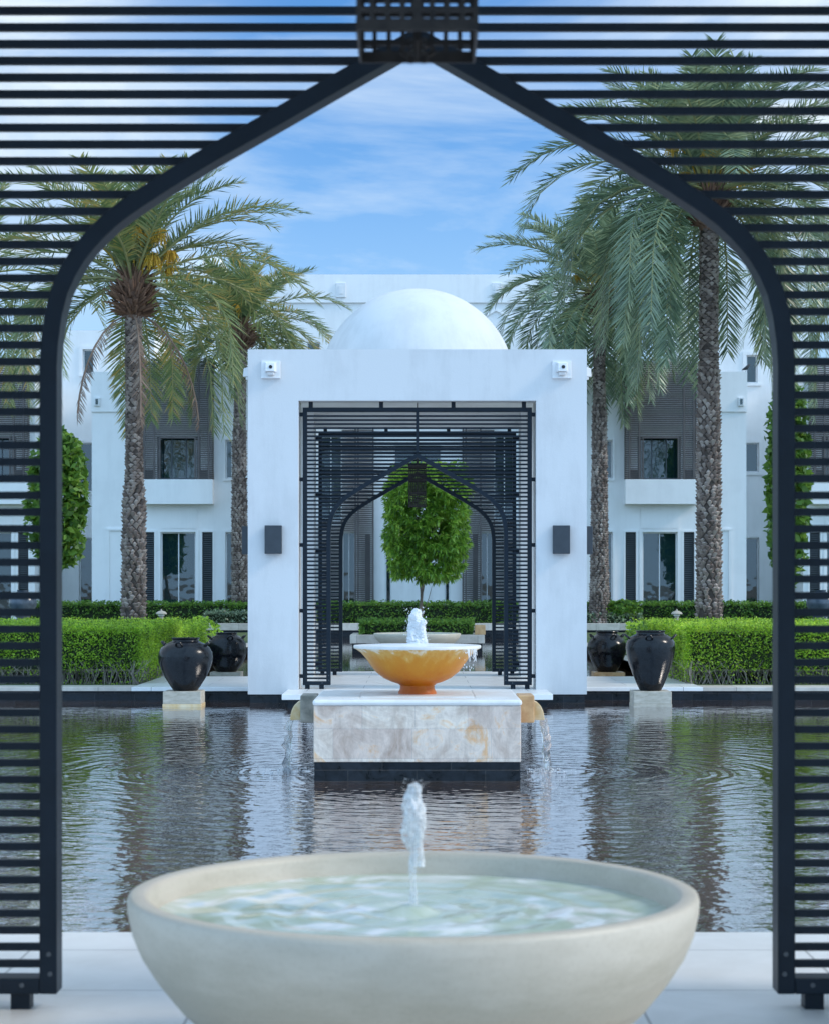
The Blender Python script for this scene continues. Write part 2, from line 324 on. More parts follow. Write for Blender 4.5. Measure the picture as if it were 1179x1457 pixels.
mxm = nt.nodes.new('ShaderNodeMath'); mxm.operation = 'MAXIMUM'; nt.links.new(up, mxm.inputs[0]); nt.links.new(back, mxm.inputs[1])
cth = nt.nodes.new('ShaderNodeMath'); cth.operation = 'MULTIPLY_ADD'; nt.links.new(mxm.outputs[0], cth.inputs[0]); cth.inputs[1].default_value = .55
axn = nt.nodes.new('ShaderNodeMath'); axn.operation = 'ABSOLUTE'; nt.links.new(sep.outputs[0], axn.inputs[0])
fl = nt.nodes.new('ShaderNodeMath'); fl.operation = 'MULTIPLY'; nt.links.new(sm(axn.outputs[0], .05, .19, 0, .55), fl.inputs[0]); nt.links.new(sm(sep.outputs[2], .08, .22), fl.inputs[1])
f2n = nt.nodes.new('ShaderNodeMath'); f2n.operation = 'MULTIPLY_ADD'; nt.links.new(cn.outputs['Fac'], f2n.inputs[0]); f2n.inputs[1].default_value = 1.6; f2n.inputs[2].default_value = .2
f3n = nt.nodes.new('ShaderNodeMath'); f3n.operation = 'MULTIPLY'; nt.links.new(fl.outputs[0], f3n.inputs[0]); nt.links.new(f2n.outputs[0], f3n.inputs[1])
hz = sm(sep.outputs[2], .28, .05, 0, .36); ad = nt.nodes.new('ShaderNodeMath'); ad.operation = 'ADD'; nt.links.new(hz, ad.inputs[0]); 
ad2 = nt.nodes.new('ShaderNodeMath'); ad2.operation = 'ADD'; nt.links.new(f3n.outputs[0], ad2.inputs[0]); nt.links.new(cr.outputs[0], ad2.inputs[1]); nt.links.new(ad2.outputs[0], ad.inputs[1]); nt.links.new(ad.outputs[0], cth.inputs[2])
over = nt.nodes.new('ShaderNodeClamp'); nt.links.new(cth.outputs[0], over.inputs[0])
cbr = nt.nodes.new('ShaderNodeMix'); cbr.data_type = 'RGBA'; nt.links.new(mxm.outputs[0], cbr.inputs[0]); cbr.inputs[6].default_value = (2.75, 3.2, 3.6, 1); cbr.inputs[7].default_value = (2.55, 4.15, 6.1, 1)
cm = nt.nodes.new('ShaderNodeMix'); cm.data_type = 'RGBA'; nt.links.new(over.outputs[0], cm.inputs[0]); nt.links.new(tint.outputs[2], cm.inputs[6]); nt.links.new(cbr.outputs[2], cm.inputs[7])
nt.links.new(cm.outputs[2], bg.inputs[0])
sd = bpy.data.lights.new('sun', 'SUN'); sd.energy = 1.05; sd.angle = radians(12); sd.color = (1, .90, .78)
sun = bpy.data.objects.new('sun', sd); link(sun)
sdir = Vector((sin(SUN_AZ)*cos(SUN_EL), cos(SUN_AZ)*cos(SUN_EL), sin(SUN_EL)))
sun.rotation_euler = sdir.to_track_quat('Z', 'Y').to_euler(); sun.location = sdir*60
sc.view_settings.view_transform = 'Standard'; sc.view_settings.look = 'None'; sc.view_settings.gamma = 1; sc.view_settings.exposure = 1.0
sc.render.engine = 'CYCLES'; sc.cycles.use_denoising = True; sc.cycles.max_bounces = 8; sc.cycles.transparent_max_bounces = 12

# ------------------------------------------------------------------ setting
WZ = -.2
def struct(name, mb, mat, **k): return tag(mb.build(name, mat, **k), kind='structure')
struct('ground', MB().add([(-1500,-1500,-.6),(1500,-1500,-.6),(1500,1500,-.6),(-1500,1500,-.6)], [(0,1,2,3)]), M['asphalt'])
struct('pool_water', MB().add([(-24,.6,WZ),(24,.6,WZ),(24,65.05,WZ),(-24,65.05,WZ)], [(0,1,2,3)]), M['water'])
struct('paving', MB().box(-40, 40, -25, .6, -.55, -.004), M['paving'])
PAVF, PAVB, PH, OH = 28.4, 33.35, 2.484, 1.74           # far pavilion: front face, back face, half width, opening half width
def slab(y0, y1, hw, name='walkway'):
    struct(name, MB().box(-hw, hw, y0, y1, -.08, 0), M['paving'], bevel=.006)
    struct(name+'_base', MB().box(-hw+.08, hw-.08, y0+.08, y1-.08, -.5, -.08), M['blacktile'])
slab(27.17, PAVF-.002, 1.9); slab(PAVB+.002, 34.58, 1.9)
slab(7.102, 8.42, 1.9)
def inner_floor(yf, yb):
    struct('floor', MB().box(-OH+.002, OH-.002, yf, yb, -.3, 0).box(-PH+.01, -OH+.002, yf+.745, yb-.745, -.3, 0).box(OH-.002, PH-.01, yf+.745, yb-.745, -.3, 0), M['paving'])
inner_floor(PAVF, PAVB); inner_floor(2.15, 7.10)
slab(.601, 2.148, 1.9)
# side terraces beside the far pavilion
for s in (-1, 1):
    def bx(mb, a, c, y0, y1, z0, z1): return mb.box(min(s*a, s*c), max(s*a, s*c), y0, y1, z0, z1)
    struct('terrace', bx(MB(), PH+.002, 4.3, 29.1, 32.66, -.06, 0), M['paving'], bevel=.006)
    struct('terrace_base', bx(MB(), PH+.002, 4.3, 29.16, 32.6, -.5, -.06), M['blacktile'])
    struct('pool_coping', bx(MB(), 4.302, 26, 29.1, 29.7, -.06, 0), M['coping'], bevel=.006)
    struct('pool_edge_wall', bx(MB(), 4.302, 26, 29.16, 29.6, -.5, -.06), M['blacktile'])
    struct('garden_ground', bx(MB(), 4.302, 60, 29.702, 65.0, -.5, -.01), M['lawn'])
    struct('rear_pool_coping', bx(MB(), 4.302, 4.6, 32.662, 64.9, -.49, .004), M['coping'])
# raised planter wall across the back of the second pool
BY = 65.0
struct('planter_wall', MB().box(-7.8, 7.8, BY, BY+.5, .06, .295), M['coping'], bevel=.01)
struct('planter_base', MB().box(-7.75, 7.75, BY+.05, BY+.45, -.5, .06), M['blacktile'])
struct('planter_soil', MB().box(-60, 60, BY+.502, 110, -.5, .2), M['lawn'])

# ------------------------------------------------------------------ pavilions
def pavilion(yf, label, name='garden_pavilion', lamps=True):
    yb = yf + (PAVB-PAVF); cy = (yf+yb)/2; d = PH-OH
    t = thing(name, label, 'pavilion', (0, cy, 0)); h = (yb-yf)/2
    mb = MB(); zt, zo = 5.0, 4.247
    for sx in (-1, 1):
        for sy in (-1, 1):
            mb.box(min(sx*OH, sx*PH), max(sx*OH, sx*PH), min(sy*h, sy*(h-d)), max(sy*h, sy*(h-d)), -.07, zt)
    for sy in (-1, 1): mb.box(-OH, OH, min(sy*h, sy*(h-.36)), max(sy*h, sy*(h-.36)), zo, zt)
    for sx in (-1, 1): mb.box(min(sx*PH, sx*(PH-.36)), max(sx*PH, sx*(PH-.36)), -(h-d), h-d, zo, zt)
    mb.build('wall', M['white'], t)
    rf = MB().box(-PH+.36, PH-.36, -h+.36, h-.36, 4.45, 4.72).build('roof', M['white'], t)
    for sx in (-1, 1):
        for sy in (-1, 1):
            b = MB(); b.box(sx*(OH+.03) if sx > 0 else -(PH-.03), sx*(PH-.03) if sx > 0 else -(OH+.03), min(sy*(h-.03), sy*(h-d+.03)), max(sy*(h-.03), sy*(h-d+.03)), -.5, -.07)
            b.build('plinth', M['blacktile'], t)
    R = 1.56; pr = []
    for k in range(33):
        a = -.02 + (pi/2+.02)*k/32; pr.append((max(0, R*cos(a)), 4.70+R*sin(a)))
    pr[-1] = (0, 4.70+R)
    MB().lathe(pr, 96).build('dome', M['white'], t, smooth=True)
    if lamps:
        def lamp(x, y, rz):
            mb = MB().box(-.125, .125, -.11, -.012, 1.995, 2.41)
            o = mb.build('wall_lamp', M['lampblack'], t, bevel=.006); o.location = (x, y, 0); o.rotation_euler.z = rz
            q = MB().box(-.10, .10, -.012, 0, 2.05, 2.36).build('backplate', M['lampblack'], o)
        def spot(x, y, rz, k=1):
            mb = MB().box(-.14, .14, -.03, 0, 4.57, 4.83)
            mb.box(-.14, .14, -.06, -.03, 4.57, 4.59)
            o = mb.build('spotlight', M['lampwhite'], t, bevel=.006); o.location = (x, y, 0); o.scale = (k, k, 1); o.rotation_euler.z = rz
            hmb = MB(); hmb.add([(-.085,-.03,4.66),(.085,-.03,4.66),(.085,-.03,4.81),(-.085,-.03,4.81),(-.065,-.20,4.66),(.065,-.20,4.66),(.065,-.18,4.78),(-.065,-.18,4.78)],
                    [(0,1,2,3),(4,7,6,5),(0,4,5,1),(3,2,6,7),(0,3,7,4),(1,5,6,2)])
            hmb.box(-.05, .05, -.13, -.03, 4.615, 4.658)
            hmb.build('hood', M['lampwhite'], o, bevel=.006)
            l = MB().lathe([(.0, 0), (.026, .0), (.026, .012), (0, .012)], 12).build('lens', M['hole'], o); l.rotation_euler.x = radians(90); l.location = (.01, -.192, 4.722)
        for sx in (-1, 1):
            lamp(sx*2.105, -h, 0); lamp(sx*PH, -2.1, sx*pi/2)
            spot(sx*2.13 - .015, -h, 0); spot(sx*PH, -1.9, sx*pi/2, .6)
    return t
pavilion(PAVF, 'white domed garden pavilion standing in the pool behind the orange fountain bowl')
tn = pavilion(2.15, 'white walls of the near pavilion around the big dark arch', lamps=False)

# ------------------------------------------------------------------ lattice screens
S = 401.5
ARCH = [(82,1395),(82,900),(82,520),(84,487),(89,450),(97,418),(108,393),(121,371),(135,353),(150,337),(167,321),(185,307),(204,294),(236,273),(268,253),(300,233.5),(400,177),(500,119.5),(594.5,66)]
ARCH = [((594.5-x)/S, 1.5+(836-y)/S) for x, y in ARCH]
ZB, ZBT, ZTOP, FH = .058, .113, 4.16, 1.687
def arch_x(z):      # inner edge half width at height z
    for (xa, za), (xb, zb) in zip(ARCH[:-1], ARCH[1:]):
        if za <= z <= zb: return xa + (xb-xa)*(z-za)/(zb-za)
    return ARCH[0][0] if z < ARCH[0][1] else 0
def make_screen():
    t = thing('lattice_screen', '', 'screen', (0, 0, 0), 'dark metal lattice screens with pointed arches')
    D, W = .11, .062
    fr = MB()
    pts = [(ARCH[0][0], ZB)] + ARCH[1:]
    for s in (-1, 1):
        inn = []; out = []
        for i, (x, z) in enumerate(pts):
            a = pts[max(0, i-1)]; b = pts[min(len(pts)-1, i+1)]
            tx, tz = b[0]-a[0], b[1]-a[1]; l = math.hypot(tx, tz); nx, nz = tz/l, -tx/l
            inn.append((s*x, z)); out.append((s*(x+nx*W), z+nz*W))
        inn[-1] = (0, ARCH[-1][1]); out[-1] = (0, ARCH[-1][1] + W/ cos(radians(29.6)))
        vs = []; fs = []
        for (a, b) in zip(inn, out): vs += [(a[0], 0, a[1]), (a[0], D, a[1]), (b[0], D, b[1]), (b[0], 0, b[1])]
        for i in range(len(inn)-1):
            for k in range(4): fs.append((4*i+k, 4*i+(k+1) % 4, 4*i+4+(k+1) % 4, 4*i+4+k))
        fs += [(0, 1, 2, 3)]
        fr.add(vs, fs)
        ai, ao = ARCH[0][0]+W, FH-W
        fr.box(s*ai, s*ao, 0, D, ZB, ZBT)                       # bottom bar
        fr.box(s*ao, s*FH, 0, D, ZB, ZTOP)                      # outer post
    fr.box(-(FH-W), FH-W, 0, D, ZTOP-W, ZTOP)
    fr.box(-.022, .022, .002, D-.002, ARCH[-1][1]+W+.012, ZTOP-W)
    fr.build('frame', M['metal'], t, bevel=.004)
    sl = MB(); z = ZBT+.031; P = .0597; TH = .027
    while z+TH < ZTOP-W-.005:
        xo = FH-W
        if z+TH/2 > ARCH[-1][1]+W: 
            for s in (-1, 1): sl.box(s*.022, s*xo, .045, .067, z, z+TH)
        else:
            xi = arch_x(z)+.035 if z > 2.3 else ARCH[0][0]+.03
            if z > 2.9: xi = arch_x(z)+.02
            for s in (-1, 1): sl.box(s*xi, s*xo, .045, .067, z, z+TH)
        z += P
    sl.build('slat_panel', M['metal'], t)
    for s in (-1, 1):
        for x in (1.41, 1.62): MB().box(-.034, .034, .02, .09, 0, ZB).build('foot', M['metal'], t).location = (s*x, 0, 0)
        for z in (4.06, 3.10, 2.13, 1.157, .19): MB().box(0, s*(OH-FH), .02, .08, -.028, .028).build('bracket', M['metal'], t).location = (s*FH, 0, z)
    for x in (-1.57, -.53, .53, 1.57): MB().box(-.03, .03, .02, .08, 0, 4.247-ZTOP).build('bracket', M['metal'], t).location = (x, 0, ZTOP)
    bm_ = simple('bolt_metal', (.08, .09, .1), None, .4)
    for s in (-1, 1):
        for x, z in ((1.30, .13), (1.305, .20), (1.40, .09)):
            vs = [(s*x+.0085*cos(2*pi*k/10), -.003, z+.0085*sin(2*pi*k/10)) for k in range(10)] + [(s*x+.0085*cos(2*pi*k/10), .001, z+.0085*sin(2*pi*k/10)) for k in range(10)]
            bo = MB(); bo.add(vs, [tuple(range(10))]+[(k, (k+1) % 10, 10+(k+1) % 10, 10+k) for k in range(10)])
            bo.build('bolt', bm_, t)
    return t
s0 = make_screen(); s0.location = (0, 6.85, 0); s0['label'] = 'large dark slatted arch screen closest to the camera, framing the whole view'
s1 = copy_tree(s0); s1.location = (0, 28.55, 0); s1['label'] = 'dark slatted arch screen in the front opening of the domed pavilion'
s3 = copy_tree(s0); s3.location = (0, 2.35, 0); s3['label'] = 'dark slatted arch screen of the near pavilion opening nearest to the viewer, outside the picture'
s2 = copy_tree(s0); s2.location = (0, PAVB-.15-.11, 0); s2['label'] = 'dark slatted arch screen in the rear opening of the domed pavilion'

# lanterns
def make_lantern():
    t = thing('hanging_lantern', '', 'lantern', (0, 0, 0), 'pierced metal lanterns')
    w, z0, z1 = .138, 2.80, 3.42; mb = MB()
    for (ax, sg) in ((0, -1), (0, 1), (1, -1), (1, 1)):
        def B(a0, a1, z0_, z1_, th=.004):
            if ax == 0: mb.box(a0, a1, sg*w-th/2, sg*w+th/2, z0_, z1_)
            else: mb.box(sg*w-th/2-.0001, sg*w+th/2+.0001, a0, a1, z0_, z1_)
        n = 8
        for k in range(n+1):
            a = -w + 2*w*k/n; ww = .0055 if k % 4 else .010; B(max(-w, a-ww), min(w, a+ww), z0, z1, .004)
        nz = 18
        for k in range(nz+1):
            z = z0+(z1-z0)*k/nz; ww = .0055 if k % 6 else .014; B(-w, w, z-ww, z+ww, .0055)
    mb.build('pierced_cage', M['bronze'], t)
    MB().box(-w-.01, w+.01, -w-.01, w+.01, z1+.018, z1+.035).build('cap', M['bronze'], t)
    fn = MB()
    for k in range(6):
        a = k*pi/3; c = (cos(a)*.028, 0, 2.778+sin(a)*.02)
        fn.tube([(c[0]+.012*cos(q*pi/6), 0, c[2]+.012*sin(q*pi/6)) for q in range(12)], .003, 5, closed=True)
    fn.tube([(0, 0, 2.80), (0, 0, 2.755)], [.012, .002], 6)
    fn.build('finial', M['bronze'], t)
    MB().tube([(0, 0, z1+.035), (0, 0, 4.45)], .008, 6).build('hanging_rod', M['bronze'], t)
    return t
l0 = make_lantern(); l0.location = (0, 4.6, 0); l0['label'] = 'pierced metal lantern cut off by the top edge above the near arch'
l1 = copy_tree(l0); l1.location = (0, 30.9, 0); l1['label'] = 'small pierced metal lantern hanging inside the domed pavilion before the tree'

# ------------------------------------------------------------------ fountains
def plume(name, loc, r, h, seed, mat, parent, drops=60, narrow=False):
    mb = MB(); n, mrows = 36, 60; vs = []; fs = []
    for j in range(mrows+1):
        t = j/mrows
        base = (1-t**5)**.5*(.98-.30*sin(pi*t)**2*(1-t)-.22*t) if not narrow else (.16+.08*sin(t*20) if t < .52 else .16+.84*sin(pi*(t-.50)/.54)**.8)
        for i in range(n):
            a = 2*pi*i/n; nn = noise.noise(Vector((cos(a)*1.6, sin(a)*1.6, t*(3 if not narrow else 9)+seed)))
            n2 = noise.noise(Vector((cos(a)*5, sin(a)*5, t*14+seed)))
            n3 = noise.noise(Vector((cos(a)*9, sin(a)*9, t*30+seed)))
            rr = r*max(.02, base*(1+.24*nn+.24*n2+.22*n3)) if j < mrows else .001
            off = r*.35*noise.noise(Vector((0, seed, t*4)))*t*2
            vs.append((rr*cos(a)+off, rr*sin(a), h*t*(1+.04*n2)))
    for j in range(mrows):
        for i in range(n): fs.append((j*n+i, j*n+(i+1) % n, (j+1)*n+(i+1) % n, (j+1)*n+i))
    fs.append(tuple(range(mrows*n, mrows*n+n)))
    mb.add(vs, fs); rnd = random.Random(seed)
    for k in range(drops):
        a = rnd.uniform(0, 2*pi); zz = rnd.uniform(.1, 1.05)*h; rr = r*rnd.uniform(.7, 1.35)*(1.0 if not narrow else (1 if zz > h*.45 else .5)); s = rnd.uniform(.02, .06)*r
        mb.lathe([(0, -s), (s*.8, -s*.4), (s*.8, s*.4), (0, s*1.3)], 6, (rr*cos(a), rr*sin(a), zz))
    o = mb.build(name, mat, parent, smooth=True, sharp=80); o.location = loc; return o
# orange bowl on pedestal, mid pool
PY = 17.84
t = thing('fountain_pedestal', 'square blotched stone fountain block on black base rising from the pool', 'pedestal', (0, PY, 0))
pm = MB(); pm.box(-.905, .905, -.9, .9, -.03, .462)
pm.build('stone_block', M['pedestal'], t, bevel=.006)
MB().box(-.915, .915, -.91, .91, .462, .515).build('top_slab', M['wetstone'], t, bevel=.022)
MB().box(-.5, .5, -.55, .55, .515, .522).box(-.80, -.52, -.7, .7, .515, .519).box(.52, .80, -.7, .7, .515, .519).build('wet_stone_inlay', M['wetstone'], t, bevel=.002)
MB().box(-.9, .9, -.895, .895, -.5, -.03).build('base', M['blacktile'], t)
for s in (-1, 1):
    o = MB().box(min(s*.917, s*1.065), max(s*.917, s*1.065), -.2, .2, .265, .515).build('spout_block', M['tanstone'] if s > 0 else M['greystone'], t, bevel=.01)
    sp = MB(); vs = []; n = 8
    for yy in (-.13, .13):
        for k in range(n+1):
            a = pi/2*k/n; vs.append((s*(1.066+.095*sin(a)), yy*(1+.1*k/n), .285+.17*cos(a)))
        vs.append((s*1.066, yy, .285))
    m_ = n+2; fs = [tuple(range(m_)), tuple(reversed(range(m_, 2*m_)))] + [(k, (k+1) % m_, m_+(k+1) % m_, m_+k) for k in range(m_)]
    sp.add(vs, fs); sp.build('spout', M['spout'], t, bevel=.006)
for s in (-1, 1):
    mb = MB(); vs = []; fs = []; rows, cols = 26, 12
    for side in (0, 1):
        for j in range(rows+1):
            tt = j/rows; z = .29 - tt*.49
            wd = .11*(1-.62*tt)*(1+.25*noise.noise(Vector((tt*5, s*3, 0))))
            for i in range(cols+1):
                u = i/cols*2-1
                x = s*(1.13+.05*sqrt(tt)) + .018*noise.noise(Vector((u*3, tt*7, s*9))) + (side*s)*(.022+.030*(1-u*u))*(1+.6*noise.noise(Vector((tt*9, s*4, 2))))
                vs.append((x+ .03*noise.noise(Vector((u, tt*4, 7+s))), u*wd, z))
    nn = (rows+1)*(cols+1)
    for j in range(rows):
        for i in range(cols):
            a = j*(cols+1)+i; fs.append((a, a+1, a+cols+2, a+cols+1)); a += nn; fs.append((a, a+cols+1, a+cols+2, a+1))
        for i in (0, cols):
            a = j*(cols+1)+i; fs.append((a, a+cols+1, a+cols+1+nn, a+nn))
    mb.add(vs, fs); rnd = random.Random(s)
    for k in range(40):
        q = rnd.uniform(.003, .008); mb.lathe([(0, -q), (q, 0), (0, q*1.8)], 6, (s*(1.15+rnd.uniform(-.06, .07)), rnd.uniform(-.1, .1), rnd.uniform(-.18, .2)))
    o = mb.build('falling_water', M['clear'], None, smooth=True, sharp=80); o.location = (0, PY, 0)
    tag(o, 'thin stream of water falling from the %s spout into the pool' % ('tan right' if s > 0 else 'grey left'), 'falling water', 'streams from the spouts')
    sp = MB(); rnd = random.Random(20+s)
    for k in range(150):
        rr = abs(rnd.gauss(0, .09)); a = rnd.uniform(0, 2*pi); q = rnd.uniform(.002, .006)
        sp.lathe([(0, -q), (q*1.2, 0), (0, q*1.2)], 6, (s*1.19+rr*cos(a)*1.2, rr*sin(a)*1.2, WZ+rnd.uniform(0, .05)*exp(-rr*6)))
    o = sp.build('splash', M['foam'], None); o.location = (0, PY, 0); tag(o, kind='stuff'); o['label'] = 'white splash where the %s spout water lands' % ('tan' if s > 0 else 'grey'); o['category'] = 'splash'
t = thing('fountain_bowl', 'flared orange stained bowl with white bubbling jet on the stone block', 'bowl', (0, PY, .522))
prof = [(.175,0),(.172,.02),(.160,.04),(.156,.075),(.175,.092),(.23,.108),(.31,.145),(.38,.20),(.43,.265),(.475,.33),(.52,.38),(.56,.408),(.580,.418),(.582,.445),(.555,.448),(.535,.43),(.50,.36),(.40,.25),(.2,.15),(0,.13)]
MB().lathe(prof, 96).build('bowl', M['orange'], t, smooth=True, sharp=50)
m = M['wetstone']
rimw = MB().lathe([(.556,.4485),(.583,.4462),(.586,.436),(.5835,.420),(.5828,.4200),(.5828,.4448),(.556,.4472)], 96).build('pale_rim', M['wetstone'], t, smooth=True)
wv = MB().lathe([(.552,.4475),(.4,.449),(.25,.452),(.12,.462),(.0,.475)], 64).build('water_surface', M['foam'], t, smooth=True)
plume('water_jet', (-.015, 0, .45), .088, .335, 3, M['foam'], t, 160)
plume('water_jet', (-.045, .03, .45), .055, .27, 8, M['foam'], t, 60)
plume('water_jet', (.035, -.02, .45), .06, .25, 17, M['foam'], t, 60)
dr = MB(); rnd = random.Random(5)
for k in range(26):
    a = radians(rnd.uniform(-50, -25)); z = rnd.uniform(.22, .40); q = rnd.uniform(.003, .007)
    dr.lathe([(0, -q*2), (q, 0), (0, q*2)], 6, (.56*cos(a)+rnd.uniform(0, .05), .56*sin(a), z))
for k in range(10):
    a = radians(rnd.uniform(-40, -22)); x, y = .585*cos(a), .585*sin(a); l = rnd.uniform(.05, .12); dr.tube([(x, y, .42), (x+.012, y, .42-l)], [.005, .002], 5)
tag(dr.build('overflow_drips', M['foam'], t), kind='stuff')

# near bowl
BYN, BR = 5.75, .83
def cream_bowl(t, R, H, rim=.062):
    k = R/.83
    o = [(.26,0),(.26,.045),(.30,.05),(.40,.075),(.50,.125),(.595,.19),(.68,.27),(.745,.35),(.79,.42),(.815,.48),(.828,.54),(.83,.572),(.826,.585),(.815,.59),(.785,.59),(.772,.585),(.768,.57),(.75,.50),(.70,.42),(.5,.25),(.2,.15),(0,.14)]
    sharpz = H/.59
    return MB().lathe([(r*k, z*sharpz) for r, z in o], 128).build('bowl', M['cream'], t, smooth=True, sharp=60)
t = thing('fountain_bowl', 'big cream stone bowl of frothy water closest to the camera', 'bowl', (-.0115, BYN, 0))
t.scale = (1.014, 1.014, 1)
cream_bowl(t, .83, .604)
ww = MB(); n, mr = 120, 60; vs = []; fs = []
for j in range(mr+1):
    r = .760*(j/mr)
    for i in range(n):
        a = 2*pi*i/n; x, y = r*cos(a), r*sin(a)
        z = .006*sin(r*46+1.5*noise.noise(Vector((x*3, y*3, 0))))*exp(-r*2.0) + .005*noise.noise(Vector((x*7, y*7, 3))) + .003*noise.noise(Vector((x*16, y*16, 9))) + .018*exp(-(r/.06)**2)
        vs.append((x, y, z*(1 if r < .72 else .4)))
for j in range(mr):
    for i in range(n): fs.append((j*n+i, j*n+(i+1) % n, (j+1)*n+(i+1) % n, (j+1)*n+i))
ww.add(vs, fs); wo = ww.build('water_surface', M['froth_sheen'], t, smooth=True, sharp=80); wo.location.z = .535
plume('water_jet', (.004, 0, .53), .031, .385, 12, M['spray'], t, 260, narrow=True)
plume('water_jet', (-.006, .01, .535), .026, .35, 15, M['spray'], t, 160, narrow=True)
plume('water_jet', (.016, 0, .67), .015, .15, 31, M['spray'], t, 40)

# far cream bowl in front of the tree planter
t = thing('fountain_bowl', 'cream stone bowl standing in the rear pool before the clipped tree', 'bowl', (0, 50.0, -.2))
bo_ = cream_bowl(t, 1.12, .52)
MB().lathe([(1.03, .49), (0, .50)], 48).build('water_surface', M['froth_sheen'], t)
# far planter with tree
t = thing('planter', 'low stone planter with black base under the clipped tree', 'planter', (0, 52.6, 0))
MB().box(-1.78, 1.78, -1.3, 1.3, .016, .24).build('coping', M['coping'], t, bevel=.01)
MB().box(-1.72, 1.72, -1.25, 1.25, -.5, .016).build('base', M['blacktile'], t)
t = thing('fountain_post', 'small tan stone block on the planter beside the box hedge', 'stone block', (PX(682, 52), 51.8, .24))
MB().box(-.14, .14, -.14, .14, 0, .26).build('block', M['tanstone'], t, bevel=.01)
t.name = 'stone_block'

# ------------------------------------------------------------------ vases
def vase(kind, loc, label, rz=0):
    t = thing('glazed_vase', label, 'vase', loc, 'black glazed vases', rz)
    if kind == 'squat':
        pr = [(.0,.0),(.17,0),(.185,.02),(.225,.08),(.295,.19),(.352,.31),(.383,.41),(.392,.48),(.383,.55),(.345,.62),(.275,.675),(.215,.70),(.190,.712),(.188,.735),(.205,.748),(.207,.757),(.185,.760),(.168,.745),(.165,.70),(.0,.66)]; lz, lr = .665, .29
    elif kind == 'tall':
        pr = [(.0,.0),(.15,0),(.162,.02),(.20,.10),(.262,.25),(.315,.40),(.345,.52),(.355,.62),(.345,.70),(.30,.765),(.24,.80),(.205,.812),(.200,.838),(.215,.850),(.215,.860),(.195,.864),(.175,.85),(.17,.80),(.0,.76)]; lz, lr = .765, .30
    elif kind == 'round':
        pr = [(.0,.0),(.165,0),(.195,.03),(.26,.11),(.318,.21),(.345,.31),(.352,.39),(.338,.50),(.30,.57),(.24,.62),(.185,.645),(.178,.665),(.19,.68),(.185,.69),(.155,.685),(.15,.64),(.0,.60)]; lz, lr = .60, .27
    else:
        pr = [(.0,.0),(.16,0),(.178,.02),(.23,.10),(.29,.21),(.33,.33),(.345,.42),(.338,.49),(.30,.56),(.24,.62),(.20,.65),(.185,.665),(.183,.69),(.20,.705),(.195,.715),(.165,.71),(.16,.66),(.0,.62)]; lz, lr = .62, .26
    MB().lathe(pr, 64).build('body', M['vase'], t, smooth=True, sharp=60)
    for k in range(4):
        a = k*pi/2 + .15; h = MB()
        pts = [(lr*cos(a)+.012*cos(a)-.045*sin(a)*cos(q*pi/8)+.05*cos(a)*sin(q*pi/8), lr*sin(a)+.012*sin(a)+.045*cos(a)*cos(q*pi/8)+.05*sin(a)*sin(q*pi/8), lz-.01+.045*sin(q*pi/8)) for q in range(9)]
        h.tube(pts, .016, 8).build('lug_handle', M['vase'], t, smooth=True)
    return t
VX = 3.345
for s, k1, k2, n1, n2 in ((-1, 'squat', 'round', 'squat', 'round'), (1, 'tall', 'jar', 'tall', 'smaller')):
    side = 'left' if s < 0 else 'right'
    t = thing('vase_plinth', 'weathered stone plinth in the water under the %s front vase' % n1, 'plinth', (s*VX, 27.78, 0), 'stone plinths under the vases')
    MB().box(-.27, .27, -.27, .27, -.16, .02).build('block', M['plinthstone'], t, bevel=.008)
    MB().box(-.275, .275, -.275, .275, -.5, -.16).build('base', M['spout'] if s < 0 else M['plinthstone'], t, bevel=.004)
    vase(k1, (s*VX + (.02 if s < 0 else -.0), 27.78, .02), ('squat wide black glazed vase on plinth by the hedge left of the pavilion' if s < 0 else 'tall black glazed vase on plinth by the hedge right of the pavilion'), -1.9)
    t = thing('vase_plinth', 'low stone plinth under the %s vase behind the terrace' % n2, 'plinth', (s*VX, 33.97, 0), 'stone plinths under the vases')
    MB().box(-.27, .27, -.27, .27, -.5, .02).build('block', M['plinthstone'] if s < 0 else M['tanstone'], t, bevel=.008)
    vase(k2, (s*(VX - (.0 if s < 0 else .02)), 33.97, .02), ('round black glazed vase half hidden by the pavilion wall on its left' if s < 0 else 'black glazed vase behind the tall one, close to the pavilion wall'), -1.4)

# ------------------------------------------------------------------ foliage tools
def leaf_quads(C, size, asp, up=.5, droop=0, rng=RNG):
    """C (n,3) centres; returns V,Q of diamond leaves"""
    n = len(C); d = rng.normal(size=(n, 3)); d[:, 2] = d[:, 2]*.6 - droop; d /= np.linalg.norm(d, axis=1)[:, None]
    nn = rng.normal(size=(n, 3)); nn[:, 2] += up; wv = np.cross(d, nn); wv /= (np.linalg.norm(wv, axis=1)[:, None]+1e-9)
    s = (size*rng.uniform(.65, 1.3, n))[:, None]
    V = np.empty((n, 4, 3)); V[:, 0] = C-d*s*.5; V[:, 1] = C-d*s*.02+wv*s*asp*.5; V[:, 2] = C+d*s*.5; V[:, 3] = C-d*s*.02-wv*s*asp*.5
    sag = s[:, 0]*.12; V[:, 2, 2] -= sag
    return V.reshape(-1, 3), np.arange(n*4).reshape(n, 4)
def rough(P, f, seed):
    return np.array([noise.noise(Vector((p[0]*f+seed, p[1]*f, p[2]*f))) for p in P])
